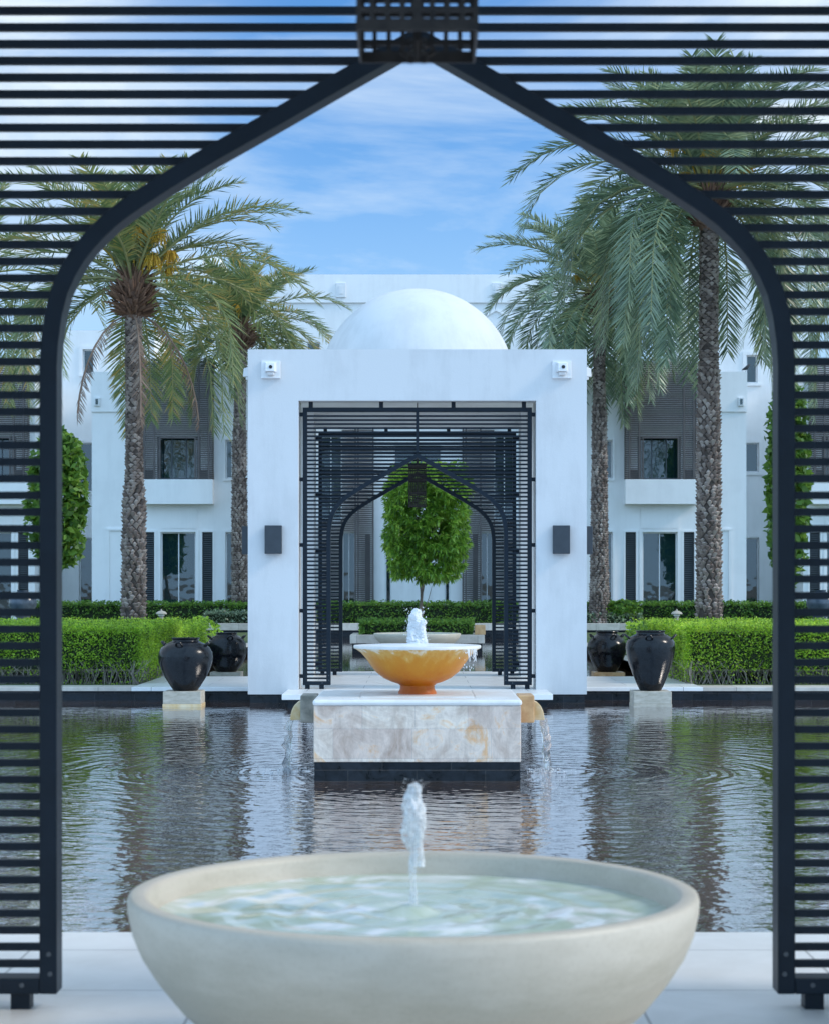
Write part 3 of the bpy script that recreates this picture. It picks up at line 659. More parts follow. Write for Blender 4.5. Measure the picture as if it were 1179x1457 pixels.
def hedge(name, label, x0, x1, y0, y1, z0, z1, size, dens, mat, faces='FTIS', amp=.05, twigs=False, inner=.10, group='clipped hedges', sprig=.05, asp=.55, topd=None):
    cx = (x0+x1)/2; o = thing(name, label, 'hedge', (cx, (y0+y1)/2, 0), group)
    ox, oy = cx, (y0+y1)/2; C = []; rng = RNG
    def add(n, fx): 
        u = rng.uniform(size=(n, 2)); C.append(fx(u, rng.uniform(size=n)))
    W_, D_, H_ = x1-x0, y1-y0, z1-z0; dp = inner*1.3
    if 'F' in faces: add(int(W_*H_*dens), lambda u, r: np.stack([x0+u[:, 0]*W_, y0+r*dp, z0+u[:, 1]*H_], 1))
    if 'T' in faces: add(int(W_*D_*(topd or dens)), lambda u, r: np.stack([x0+u[:, 0]*W_, y0+u[:, 1]*D_, z1-r*dp], 1))
    if 'T' in faces: add(int(W_*D_*(topd or dens)*.10), lambda u, r: np.stack([x0+u[:, 0]*W_, y0+u[:, 1]*D_, z1+r*sprig], 1))
    if 'I' in faces: add(int(D_*H_*dens), lambda u, r: np.stack([x0+r*dp, y0+u[:, 0]*D_, z0+u[:, 1]*H_], 1))
    if 'S' in faces: add(int(D_*H_*dens), lambda u, r: np.stack([x1-r*dp, y0+u[:, 0]*D_, z0+u[:, 1]*H_], 1))
    C = np.concatenate(C)
    q = rough(C[::1], 2.2, 3.1)
    ctr = np.array([cx, oy, (z0+z1)/2]); off = (C-ctr)/np.array([W_/2, D_/2, H_/2]); 
    C = C + np.where(np.abs(off) > .8, np.sign(off), 0)*q[:, None]*amp
    if twigs:
        keep = (C[:, 2] > z0+.22+.1*rough(C, 3, 8)) | (rng.uniform(size=len(C)) < .25); C = C[keep]
    C = C - np.array([ox, oy, 0])
    V, Q = leaf_quads(C, size, asp)
    np_mesh('leaves', V, Q, mat, o)
    zc = z0+(.22 if twigs else 0)
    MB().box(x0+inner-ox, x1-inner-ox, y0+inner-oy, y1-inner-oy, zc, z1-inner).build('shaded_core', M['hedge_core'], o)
    if twigs:
        tw = MB(); rnd = random.Random(4)
        for k in range(int(W_*70)):
            x = rnd.uniform(x0+.05, x1-.05)-ox; y = (y0-oy)+rnd.uniform(.03, .3)
            tw.tube([(x, y, z0-.02), (x+rnd.uniform(-.12, .12), y+rnd.uniform(-.05, .03), z0+.16), (x+rnd.uniform(-.25, .25), y+rnd.uniform(-.05, .05), z0+.36)], [.007, .005, .003], 4)
        for k in range(int(D_*40)):
            xx = (x0 if x1 > 0 else x1)
            sx = 1 if x1 > 0 else -1
            x = xx-ox+sx*rnd.uniform(.03, .2); y = rnd.uniform(y0, y1)-oy
            tw.tube([(x, y, z0-.02), (x+rnd.uniform(-.05, .05), y+rnd.uniform(-.1, .1), z0+.16), (x+rnd.uniform(-.05, .05), y+rnd.uniform(-.2, .2), z0+.36)], [.007, .005, .003], 4)
        tw.build('bare_twigs', M['twig'], o)
    return o
hedge('clipped_hedge', 'bright clipped hedge along the pool behind the squat vase', -8.2, -4.28, 30.1, 35.2, 0, .90, .042, 3400, M['hedge'], 'FTS', twigs=True, topd=2200)
hedge('clipped_hedge', 'bright clipped hedge along the pool behind the tall vase', 4.16, 8.2, 30.1, 35.2, 0, .90, .042, 3400, M['hedge'], 'FTI', twigs=True, topd=2200)
hedge('clipped_hedge', 'small yellow green hedge just behind the front hedge on the left', -5.6, -4.75, 38, 44, 0, .72, .06, 900, M['hedge'], 'FTS', sprig=.12)
hedge('clipped_hedge', 'small yellow green hedge just behind the front hedge on the right', 4.75, 5.6, 38, 44, 0, .70, .06, 900, M['hedge'], 'FTI', sprig=.12)
hedge('boundary_hedge', 'long dark hedge behind the stone coping below the building windows', -13.5, 13.5, 65.9, 66.9, .2, 1.0, .10, 420, M['hedge_far'], 'FTIS', amp=.06, inner=.12)
hedge('low_hedge', 'low blue green hedge strip on the planter left of the pavilion', -7.2, -3.4, 65.25, 65.85, .28, .70, .09, 520, M['palm_blue'], 'FTIS', amp=.06, inner=.1)
hedge('low_hedge', 'low blue green hedge strip on the planter right of the pavilion', 3.4, 7.6, 65.25, 65.85, .28, .64, .09, 520, M['palm_blue'], 'FTIS', amp=.06, inner=.1)
hedge('box_hedge', 'low dark box hedge in the planter around the clipped tree trunk', PX(512, 52), PX(672, 52), 51.7, 53.4, .24, .62, .075, 900, M['hedge_far'], 'FTIS', amp=.06, inner=.1)

def shrub(name, label, loc, rx, ry, rz, n, size, mat, cat='shrub', asp=.5, up=.5, parent=None, squareness=2.0, droop=0, shell=.55, clumps=0, group=None):
    o = parent or thing(name, label, cat, loc, group)
    d = RNG.normal(size=(n, 3)); d /= (np.abs(d)**squareness).sum(1)[:, None]**(1/squareness)
    r = RNG.uniform(shell, 1.0, n)**.6; C = d*r[:, None]*np.array([rx, ry, rz])
    q = rough(C, 1.1/max(rx, .3)*1.3, 1.7); q2 = rough(C, 3.2/max(rx, .3), 5.7)
    C = C*(1+.16*q+.10*q2)[:, None]
    C = C[(q2 > -.30) | (RNG.uniform(size=len(C)) < .35)]
    V, Q = leaf_quads(C, size, asp, up, droop)
    return o, V, Q
o, V, Q = shrub('variegated_shrub', 'small round pale shrub behind the squat vase', (PX(272, 43), 45.2, .42), .45, .4, .42, 900, .09, M['hedge'])
np_mesh('leaves', V, Q, M['hedge'], o)
o, V, Q = shrub('leafy_shrub', 'low green shrub showing just above the tall vase rim', (PX(922, 36.2), 36.9, .46), .40, .35, .42, 900, .07, M['hedge_far'])
np_mesh('leaves', V, Q, M['hedge_far'], o)
o, V, Q = shrub('leafy_shrub', 'leafy shrub at the foot of the rear palm right of the pavilion', (PX(885, 65), 65.5, .75), .7, .25, .35, 700, .16, M['hedge_far'])
np_mesh('leaves', V, Q, M['hedge_far'], o)

# clipped tree in the planter
TY = 52.6; tx = PX(607, TY)
t = thing('clipped_tree', 'square clipped tree with dense glossy leaves seen through the pavilion arches', 'tree', (tx, TY, 0))
tb = MB(); rnd = random.Random(3)
tb.tube([(-.17, 0, .2), (-.16, 0, .9), (-.13, 0, 1.5), (-.10, .02, 2.1), (-.05, 0, 3.0), (0, 0, 3.9)], [.075, .068, .062, .055, .045, .02], 10)
for k in range(22):
    a = rnd.uniform(0, 2*pi); z = rnd.uniform(1.6, 3.9); l = rnd.uniform(.5, 1.0)
    tb.tube([(-.08, 0, z), (-.08+l*.5*cos(a), l*.5*sin(a), z+.25), (l*cos(a), l*sin(a), z+.6)], [.028, .018, .006], 6)
tb.tube([(-.05, -.02, .95), (.05, -.02, 1.2), (.14, -.02, 1.55)], [.012, .01, .005], 5)
tb.build('trunk', M['bark'], t, smooth=True)
def box_crown(n, cz, hz, hx, hy, size, asp):
    C = RNG.uniform(-1, 1, (n, 3)); m_ = np.abs(C).max(1)
    s = RNG.uniform(.08, 1, n)**.45; C = C/m_[:, None]*s[:, None]
    C[:, 0] *= hx*(1 - .10*(C[:, 2] < -.6)); C[:, 1] *= hy; 
    C[:, 2] *= hz
    rr = np.sqrt((C[:, 0]/hx)**2+(C[:, 1]/hy)**2+(C[:, 2]/hz)**2); C *= np.where(rr > 1.28, 1.28/rr, 1)[:, None]
    q = rough(C, 1.6, 2); q2 = rough(C, 4.5, 6)
    C = C*(1+.13*q+.09*q2)[:, None]; C = C[(q2 > -.20) | (RNG.uniform(size=len(C)) < .2)]
    C[:, 2] += cz; k = 18; n = len(C); base = np.repeat(C, k, 0)
    d = RNG.normal(size=(n*k, 3)); d[:, 2] -= .30; d /= np.linalg.norm(d, axis=1)[:, None]
    out_ = base-np.array([0, 0, cz]); out_ /= np.linalg.norm(out_, axis=1)[:, None]; d = d*.8+out_*.5; d /= np.linalg.norm(d, axis=1)[:, None]
    L_ = (size*RNG.uniform(.6, 1.25, n*k))[:, None]; P0 = base+d*.02; nn = RNG.normal(size=(n*k, 3))*.5; nn[:, 2] += 1
    wv = np.cross(d, nn); wv /= np.linalg.norm(wv, axis=1)[:, None]; mid = P0+d*L_*.5; tip = P0+d*L_; tip[:, 2] -= L_[:, 0]*.25
    V = np.stack([P0, mid+wv*L_*asp*.5, tip, mid-wv*L_*asp*.5], 1).reshape(-1, 3)
    return V, np.arange(n*k*4).reshape(-1, 4)
V, Q = box_crown(2100, 3.30, 1.50, 1.08, 1.06, .155, .32)
np_mesh('crown', V, Q, M['tree'], t)

# leafy trees at both edges
for s, xx, ly, lab in ((-1, 82, 56, 'broadleaf tree half behind the left post of the near arch'), (1, 1120, 56, 'broadleaf tree half behind the right post of the near arch')):
    X = PX(xx, ly); t = thing('broadleaf_tree', lab, 'tree', (X, ly, 0), 'small leafy trees beside the building')
    MB().tube([(0, 0, 0), (.05, 0, 1.5), (0, 0, 3.2), (0, 0, 5.0)], [.08, .07, .05, .02], 8).build('trunk', M['bark'], t)
    o, V, Q = shrub('', '', None, .85 if s < 0 else .60, .85, 2.05 if s < 0 else 3.0, 4200, .26, None, parent=t, asp=.6, shell=.3, droop=.2, squareness=2.6)
    V = V + np.array([0, 0, 4.05 if s < 0 else 4.6]); np_mesh('crown', V, Q, M['hedge_far'], t)

# ------------------------------------------------------------------ palms
def frond_geo(rng, az, el0, L, droop, nleaf, ll, out, rach, twist=0, wmul=1., curlp=1.35):
    N_ = 22; p = np.array([.16*cos(az)*cos(el0), .16*sin(az)*cos(el0), .0]); pts = [p.copy()]; T = []
    sidebend = rng.normal()*.25
    for k in range(N_):
        s = (k+.5)/N_; el = el0 - droop*s**curlp; a = az + sidebend*s*s
        el = max(el, -1.52)
        d = np.array([cos(el)*cos(a), cos(el)*sin(a), sin(el)]); T.append(d); p = p+d*L/N_; pts.append(p.copy())
    pts = np.array(pts); T.append(T[-1]); T = np.array(T)
    rach.append(pts)
    for sg in (-1, 1):
        s = np.linspace(.13, 1.0, nleaf) + rng.normal(size=nleaf)*.004; s = np.clip(s, .1, .999)
        f = s*N_; i = f.astype(int); fr = (f-i)[:, None]
        P0 = pts[i]*(1-fr)+pts[i+1]*fr; t_ = T[i]
        S_ = np.cross(t_, np.array([0, 0, 1.])); nl = np.linalg.norm(S_, axis=1)[:, None]; S0 = np.array([-sin(az), cos(az), 0])
        S_ = np.where(nl > .15, S_/(nl+1e-9), -S0); U = np.cross(S_, t_)
        A = np.radians(64-22*s + rng.normal(size=nleaf)*4.5); v = np.radians(20 + rng.normal(size=nleaf)*13 + twist)
        l = ll*(np.clip(.45+2.2*(s-.1), 0, 1))*(1-.50*np.clip((s-.6)/.4, 0, 1)**1.6)*rng.uniform(.85, 1.12, nleaf)
        dd = t_*np.cos(A)[:, None] + sg*S_*(np.sin(A)*np.cos(v))[:, None] + U*(np.sin(A)*np.sin(v))[:, None]
        wv = np.cross(dd, U); wv /= (np.linalg.norm(wv, axis=1)[:, None]+1e-9); wd = (.0165*wmul)
        M1 = P0+dd*(l*.5)[:, None]; M1[:, 2] -= l*.03
        tip = P0+dd*l[:, None]; tip[:, 2] -= l*.12
        V = np.stack([P0-wv*wd*.5, P0+wv*wd*.5, M1+wv*wd*.8, tip, M1-wv*wd*.8], 1)
        out.append(V.reshape(-1, 3))
def palm(name, label, loc, H, r0, r1, n, L, mat, seed, ll=.42, bulge=None, nleaf=62, dead=0, fruit=4, elmin=-.45, droopf=1.0, wmul=1., heavy=False, group='date palms'):
    rng = np.random.default_rng(seed); rnd = random.Random(seed)
    t = thing(name, label, 'palm tree', loc, group)
    # trunk with rows of old leaf bases
    lean = rnd.uniform(-.1, .1); OR = .62
    def rad(z): 
        u = z/H; r = r0+(r1-r0)*min(1, u*1.25)**.8
        if bulge: r *= 1+(.20 if bulge < .6 else .05)/(1+exp((u-bulge)*40))
        return r*(1+.18*exp(-u*14))
    def cen(z): return (lean*sin(z/H*pi)*.8, 0)
    core = MB(); pts = []; rs = []
    for k in range(25): z = H*k/24; pts.append((*cen(z), z)); rs.append(rad(z)*.93)
    core.tube(pts, rs, 14); tr = core.build('trunk', M['core'], t)
    sc_ = MB(); z = .02; row = 0
    while z < H-.15:
        R = rad(z); low = bulge and z/H < bulge; m_ = max(7, int(2*pi*R/(.125 if low else .16))); c = cen(z)
        for i in range(m_):
            a = 2*pi*(i+.5*(row % 2))/m_ + rnd.uniform(-.14, .14); da = pi/m_*rnd.uniform(.8, 1.1); hh = rnd.uniform(.55, 1.5)
            if rnd.random() < .07: continue
            pr = .034*hh*(1.4 if low else .7); vv = (.85 if low else .6)*rnd.uniform(.8, 1.2)
            def pt(aa, rr, zz): return (c[0]+rr*cos(aa), c[1]+rr*sin(aa), zz)
            vs = [pt(a-da, R*.95, z+.02), pt(a, R*.96, z-.085*vv), pt(a+da, R*.95, z+.02), pt(a+da*.5, R+pr, z+.045*hh*vv), pt(a-da*.5, R+pr, z+(.045+rnd.uniform(-.02,.02))*hh*vv), pt(a, R*.9, z+.09*vv)]
            sc_.add(vs, [(0, 1, 4), (1, 3, 4), (1, 2, 3), (0, 4, 5), (4, 3, 5), (3, 2, 5)])
        z += .056 if not low else .078; row += 1
    sc_.build('leaf_base_bark', M['boots'], tr)
    # fibre skirt of cut stalks below the crown
    sk = MB()
    for k in range(330):
        a = rnd.uniform(0, 2*pi); u_ = rnd.random(); z = H-.12+u_*.85; e = rnd.uniform(.0, .7)+u_*.6; l = rnd.uniform(.12, .38); R = r1*(.9+1.0*sin(pi*min(1, u_*1.1))**.7)*rnd.uniform(.75, 1.0)
        c = cen(H); p = Vector((c[0]+R*cos(a), c[1]+R*sin(a), z)); q = p+Vector((cos(a)*cos(e), sin(a)*cos(e), sin(e)))*l
        sk.tube([p, q], [.035, .012], 4)
    sk.tube([(cen(H)[0], 0, H-.2), (cen(H)[0], 0, H+.2), (cen(H)[0], 0, H+.8)], [r1, r1*1.6, r1*.8], 12)
    sk.build('cut_stalks', M['skirt'], t)
    out = []; rach = []
    for k in range(n):
        u = k/(n-1); az = k*2.39996+rng.normal()*.15
        el0 = radians(86)*(1-u)**1.0 + (elmin)*u + rng.normal()*.07
        if u > .45 and cos(az+pi/2) > (.55 if not heavy else .88): continue
        dr = (radians(34)+radians(82)*min(1, u*1.5))*droopf*rng.uniform(.8, 1.2)
        LL = L*(.62+.38*min(1, u*3.0))*rng.uniform(.9, 1.06)
        frond_geo(rng, az, el0, LL, dr, nleaf, ll, out, rach, wmul=wmul)
    V = np.concatenate(out); V[:, 2] += H+OR; V[:, 0] += cen(H)[0]; Q = np.arange(len(V)).reshape(-1, 5)
    cr_ = np_mesh('crown', V, Q, mat, t)
    rb = MB()
    for p in rach:
        pp = [tuple(q+np.array([cen(H)[0], 0, H+OR])) for q in p[::3]]; rb.tube(pp, [.030*(1-.85*i/len(pp)) for i in range(len(pp))], 5)
    rb.build('frond_stems', M['rachis'], cr_)
    for k in range(dead):
        out = []; rach = []; frond_geo(rng, (-2.4+1.1*k if dead > 1 else -1.9), radians(-5), L*rng.uniform(.6, .85), radians(82), 46, ll*.55, out, rach, twist=-60, curlp=.45)
        V = np.concatenate(out); V[:, 2] += H-.1; Q = np.arange(len(V)).reshape(-1, 5); 
        d = np_mesh('dead_frond', V, Q, M['palm_dead'], t); d['label'] = 'brown dried frond hanging down'
        MB().tube([tuple(q+np.array([0, 0, H-.1])) for q in rach[0][::3]], .02, 5).build('stem', M['palm_dead'], d)
    for k in range(fruit):
        a = rnd.uniform(-pi, 0) if k % 3 else rnd.uniform(0, pi); f = MB(); l0 = rnd.uniform(.7, 1.3)
        top = Vector((cos(a)*l0*.75, sin(a)*l0*.6, H+.75+rnd.uniform(.0, 1.0)))
        f.tube([(0, 0, H+.1), top*.5+Vector((0, 0, H*.5+.35)), top], [.02, .018, .014], 5)
        for j in range(55):
            d = Vector((rnd.gauss(0, 1), rnd.gauss(0, 1), rnd.uniform(-1.6, .2))).normalized()*rnd.uniform(.08, .27)
            e = top+d*.6+Vector((0, 0, -.03)); g = top+d+Vector((0, 0, -.20)); f.tube([top, e, g], [.007, .008, .006], 4)
            for q in range(3):
                z_ = e.lerp(g, .2+.35*q); f.lathe([(0, -.018), (.014, 0), (0, .018)], 5, z_)
        f.build('date_cluster', M['fruit'], t)
    return t
YP = 40.2
palm('date_palm', 'date palm with bushy crown and thick lower trunk left of the pavilion', (PX(190, YP), YP, -.05), PZ(442, YP)+.05, .20, .165, 64, 4.05, M['palm_green'], 5, ll=.56, bulge=.50, dead=3, fruit=8, nleaf=76, elmin=-.35, wmul=1.15, droopf=1.0)
palm('date_palm', 'tallest date palm with heavy drooping blue green crown on the right', (PX(1008, YP), YP, -.05), PZ(315, YP)+.05, .245, .19, 88, 4.5, M['palm_blue'], 9, ll=.62, bulge=.66, fruit=9, nleaf=94, elmin=-.55, droopf=1.22, wmul=1.2, heavy=True)
YQ = 66.9
palm('date_palm', 'smaller palm rising behind the left end of the pavilion roof', (PX(343, YQ), YQ, .15), PZ(490, YQ)-.2, .27, .20, 64, 3.9, M['palm_green'], 21, ll=.66, bulge=.7, fruit=3, nleaf=70, elmin=-.6, wmul=1.6)
palm('date_palm', 'slender trunked palm behind the right end of the pavilion', (PX(852, 65.5), 65.6, .15), PZ(440, 65.5)-.2, .30, .20, 72, 4.6, M['palm_blue'], 33, heavy=True, ll=.70, bulge=.7, fruit=3, nleaf=72, elmin=-.8, wmul=1.8)
# palm seen through the slats at the far right and left
palm('date_palm', 'palm glimpsed through the slats beyond the right post', (PX(1235, 50), 50, 0), PZ(420, 50), .27, .2, 40, 4.2, M['palm_blue'], 44, ll=.55, fruit=0, nleaf=50, elmin=-.8, wmul=1.4)
palm('date_palm', 'palm glimpsed through the slats beyond the left post', (PX(-45, 50), 50, 0), PZ(430, 50), .27, .2, 40, 4.0, M['palm_green'], 45, ll=.55, fruit=0, nleaf=50, elmin=-.8, wmul=1.4)

# ------------------------------------------------------------------ building
def holes_wall(mb, x0, x1, z0, z1, y, d, holes):
    xs = sorted({x0, x1, *[v for h in holes for v in h[:2]]}); zs = sorted({z0, z1, *[v for h in holes for v in h[2:]]})
    xs = [v for v in xs if x0 <= v <= x1]; zs = [v for v in zs if z0 <= v <= z1]
    for a, b_ in zip(xs[:-1], xs[1:]):
        run = None
        for c, e in zip(zs[:-1], zs[1:]):
            mxx, mz = (a+b_)/2, (c+e)/2
            solid = not any(h[0] < mxx < h[1] and h[2] < mz < h[3] for h in holes)
            if solid: run = (run[0], e) if run else (c, e)
            else:
                if run: mb.box(a, b_, y, y+d, *run)
                run = None
        if run: mb.box(a, b_, y, y+d, *run)
def window(parent, x0, x1, z0, z1, y, mull=1, curtain=None, surround=True, lab=None):
    w_ = .05; mb = MB(); 
    mb.box(x0, x0+w_, y, y+.08, z0, z1); mb.box(x1-w_, x1, y, y+.08, z0, z1); mb.box(x0+w_, x1-w_, y, y+.08, z0, z0+w_); mb.box(x0+w_, x1-w_, y, y+.08, z1-w_, z1)
    for k in range(mull):
        xm = x0+(x1-x0)*(k+1)/(mull+1); mb.box(xm-.018, xm+.018, y+.01, y+.07, z0+w_, z1-w_)
    o = mb.build('window', M['lampwhite'] if mull < 2 else M['shutter'], parent)
    MB().box(x0+w_, x1-w_, y+.035, y+.045, z0+w_, z1-w_).build('pane', M['glass'], o)
    rm = MB(); D_ = 1.6
    rm.add([(x0-.3,y+.3,z0-.02),(x1+.3,y+.3,z0-.02),(x1+.3,y+D_,z0-.02),(x0-.3,y+D_,z0-.02),(x0-.3,y+.3,z1+.1),(x1+.3,y+.3,z1+.1),(x1+.3,y+D_,z1+.1),(x0-.3,y+D_,z1+.1)], [(0,1,2,3),(7,6,5,4),(3,2,6,7),(0,3,7,4),(2,1,5,6)])
    rm.build('room_behind', M['room'], o)
    if curtain:
        c = MB(); 
        for (a, b_) in curtain:
            n = 28; vs = []; fs = []
            for k in range(n+1):
                xx = x0+w_+(x1-x0-2*w_)*(a+(b_-a)*k/n); yy = y+.2+.035*sin(k*1.7)+.02*sin(k*.7)
                vs += [(xx, yy, z0+.03), (xx, yy, z1-.03), (xx, yy+.015, z0+.03), (xx, yy+.015, z1-.03)]
            for k in range(n): fs += [(4*k, 4*k+4, 4*k+5, 4*k+1), (4*k+2, 4*k+3, 4*k+7, 4*k+6), (4*k+1, 4*k+5, 4*k+7, 4*k+3)]
            c.add(vs, fs)
        c.build('curtain', M['curtain'], o)
    return o
def surround(mb, x0, x1, z0, z1, y, w_=.12, pr=.05):
    mb.box(x0-w_, x0, y-pr, y, z0, z1+w_); mb.box(x1, x1+w_, y-pr, y, z0, z1+w_); mb.box(x0, x1, y-pr, y, z1, z1+w_)
def louvre(parent, x0, x1, z0, z1, y, pitch, th, mat, hole=None, posts=(), dep=.05, name='louvre_screen'):
    mb = MB(); z = z0+.03
    while z+th < z1:
        if hole and hole[2] < z < hole[3]: mb.box(x0, hole[0], y, y+dep, z, z+th); mb.box(hole[1], x1, y, y+dep, z, z+th)
        else: mb.box(x0, x1, y, y+dep, z, z+th)
        z += pitch
    for px_ in posts: mb.box(px_-.03, px_+.03, y-.012, y+dep+.02, z0, z1)
    if hole:
        mb.box(hole[0]-.04, hole[0], y-.01, y+dep+.01, hole[2], hole[3]); mb.box(hole[1], hole[1]+.04, y-.01, y+dep+.01, hole[2], hole[3])
        mb.box(hole[0]-.04, hole[1]+.04, y-.01, y+dep+.01, hole[3], hole[3]+.07)
    return mb.build(name, mat, parent)
def wing(s, name, label, Y=68.0, cx=596.0, shift=0., full=True, grp=None, xe=395):
    """a two storey bay; measurements are those of the left wing, s mirrors them"""
    def X(px): 
        v = (px-cx)*Y/F
        return (v if s < 0 else -v) + PX(cx, Y) + shift
    def R(a, b_): xa, xb = X(a), X(b_); return (min(xa, xb), max(xa, xb))
    Z = lambda y: PZ(y, Y)
    t = thing(name, label, 'building', (0, 0, 0), grp)
    gw = (*R(229, 279), .3, Z(757)); s1_ = (*R(205, 220), .3, Z(757)); s2_ = (*R(288, 303), .3, Z(757)); nw = (*R(321, 334), .3, Z(757)); un = (*R(321, 331), Z(681), Z(626))
    bal = (*R(203, 305), Z(683), Z(500))
    wl = MB(); x0, x1 = R(131, xe)
    holes = [gw, s1_, s2_, nw, un, bal] if full else [gw, s1_, s2_, gw, gw, bal]
    zt = Z(530)
    holes[5] = (bal[0], bal[1], bal[2], zt+1)
    holes_wall(wl, x0, x1, -.1, zt, Y, .35, holes)
    wl.box(x0, x1, Y+.352, Y+.40, -.1, .3)
    # parapet band, proud of the wall, either side of the balcony
    pz = Z(586)
    wl.box(x0-.02 , bal[0]-.15 if s < 0 else bal[0]-.15, Y-.06, Y-.002, pz, zt+.02); wl.box(bal[1]+.15, x1+.02, Y-.06, Y-.002, pz, zt+.02)
    # side return of the wing and roof behind
    wl.box(x0, x1, Y+3.0, Y+3.3, 0, zt)                        # rear wall line
    wl.box(x0, x0+.3, Y+.352, Y+3.0, 0, zt); wl.box(x1-.3, x1, Y+.352, Y+3.0, 0, zt)
    wl.build('wall', M['white_far'], t)
    rf = MB().box(x0+.3, x1-.3, Y+2.2, Y+3.0, zt-.35, zt-.15).build('roof', M['white_far'], t)
    # balcony apron
    ap = MB(); ap.box(bal[0], bal[1], Y-.45, Y-.001, Z(718), Z(683)); ap.build('balcony', M['white_far'], t, bevel=.01)
    for h_, w_, p_ in ((gw, .10, .04), (nw, .09, .04), (s1_, .06, .03), (s2_, .06, .03)):
        if h_ is nw and not full: continue
        ab = MB(); surround(ab, *h_[:2], .3, Z(757), Y, w_, p_); ab.build('window_surround', M['white_far'], t)
    a, b_ = R(227, 281); MB().box(a, b_, Y-.035, Y-.002, Z(752), Z(722)).build('raised_panel', M['white_far'], t)
    ab = MB(); a, b_ = R(152, 156); ab.box(a, b_, Y-.04, Y-.002, .3, Z(753)); a, b_ = R(152, 176); ab.box(a, b_, Y-.045, Y-.002, Z(755), Z(752)); ab.build('niche_moulding', M['white_far'], t)
    if full:
        ab = MB(); surround(ab, *un[:2], *un[2:], Y, .07, .05); ab.box(un[0]-.07, un[1]+.07, Y-.06, Y, un[2]-.08, un[2]); ab.build('window_surround', M['white_far'], t)
    window(t, *gw, Y+.12, 1, curtain=[(.0, .3)] if s < 0 else [(.55, 1.0), (0, .12)])
    if full: window(t, *nw, Y+.15, 0, curtain=[(.3, 1)]); window(t, *un, Y+.12, 0)
    for h in (s1_, s2_): louvre(t, h[0], h[1], h[2], h[3], Y+.06, .075, .04, M['shutter'], dep=.05, name='shutter'); MB().box(h[0], h[1], Y+.2, Y+.25, h[2], h[3]).build('shutter_back', M['shutter_dark'], t)
    # balcony: recess wall, window, louvre screen
    rw = MB(); a, b_ = R(215, 293); ub = (*R(224, 286), Z(682), Z(621))
    holes_wall(rw, bal[0], bal[1], Z(683), Z(515), Y-.02, .2, [ub])
    pass
    rw.build('recess_wall', M['white_far'], t)
    window(t, *ub, Y+.02, 2, curtain=[(.0, .35)] if s < 0 else [(.6, 1)])
    sx = [X(q) for q in (208, 222, 285, 299)]
    louvre(t, bal[0], bal[1], Z(683), Z(512), Y-.42, .066, .036, M['brown'], hole=(*R(231, 279), Z(682), Z(625)), posts=sx, dep=.04)
    for xx in (bal[0], bal[1]-.04):
        rt = MB(); z = Z(683)+.03
        while z < Z(512): rt.box(xx, xx+.04, Y-.378, Y+.3, z, z+.036); z += .066
        rt.build('louvre_return', M['brown'], t)
    for q in (207.5, 285.5):
        a, b_ = R(q, q+12); MB().box(a, b_, Y-.36, Y-.12, Z(683), Z(669)).build('planter_box', M['shutter'], t)
    # lamp on parapet
    a, b_ = R(136, 142); o = MB().box(a-.03, b_+.03, Y-.14, Y-.062, Z(578), Z(566)).build('wall_lamp', M['lampwhite'], t, bevel=.01)
    MB().box(a+.03, b_-.03, Y-.155, Y-.142, Z(576), Z(568)).build('lamp_glass', M['glass'], o)
    return t
wing(-1, 'hotel_wing', 'white two storey building wing with brown louvred balcony, left of the pavilion')
wing(1, 'hotel_wing', 'white two storey building wing with brown louvred balcony, right of the pavilion')
wing(-1, 'hotel_wing', 'white building wing glimpsed through the slats at the far left', shift=-262*68/F, full=False, xe=312)
wing(1, 'hotel_wing', 'white building wing glimpsed through the slats at the far right', shift=262*68/F, full=False, xe=312)
# set-back link buildings between wings
for s in (-1, 1):
    Y = 71.5
    t = thing('link_building', 'set-back white building with teal windows beside the %s wing' % ('left' if s < 0 else 'right'), 'building', (0, 0, 0))
    def X(px): v = (px-596)*Y/F; return (v if s < 0 else -v)+PX(596, Y)
    def R(a, b_): xa, xb = X(a), X(b_); return (min(xa, xb), max(xa, xb))
    Z = lambda y: PZ(y, Y)
    zt = Z(492) if s < 0 else Z(370)
    ws = [(*R(113, 134), Z(700) if s < 0 else Z(672), Z(630)), (*R(113, 133), .2, Z(765))]
    if s > 0: ws.append((*R(115, 131), Z(545), Z(505)))
    else: ws.append((*R(118, 134), Z(532), Z(497)))
    if s < 0: zt = Z(470)
    wl = MB(); x0, x1 = R(40, 220); holes_wall(wl, x0, x1, 0, zt, Y, .3, ws)
    for h in ws: surround(wl, *h, Y, .13, .04); wl.box(h[0]-.13, h[1]+.13, Y-.07, Y, h[2]-.1, h[2])
    wl.box(x0, x0+.3, Y+.3, Y+5, 0, zt); wl.box(x1-.3, x1, Y+.3, Y+5, 0, zt)
    wl.build('wall', M['white_far'], t)
    MB().box(x0+.3, x1-.3, Y+.3, Y+5, zt-.5, zt-.3).build('roof', M['white_far'], t)
    for h in ws: window(t, *h, Y+.12, 0)
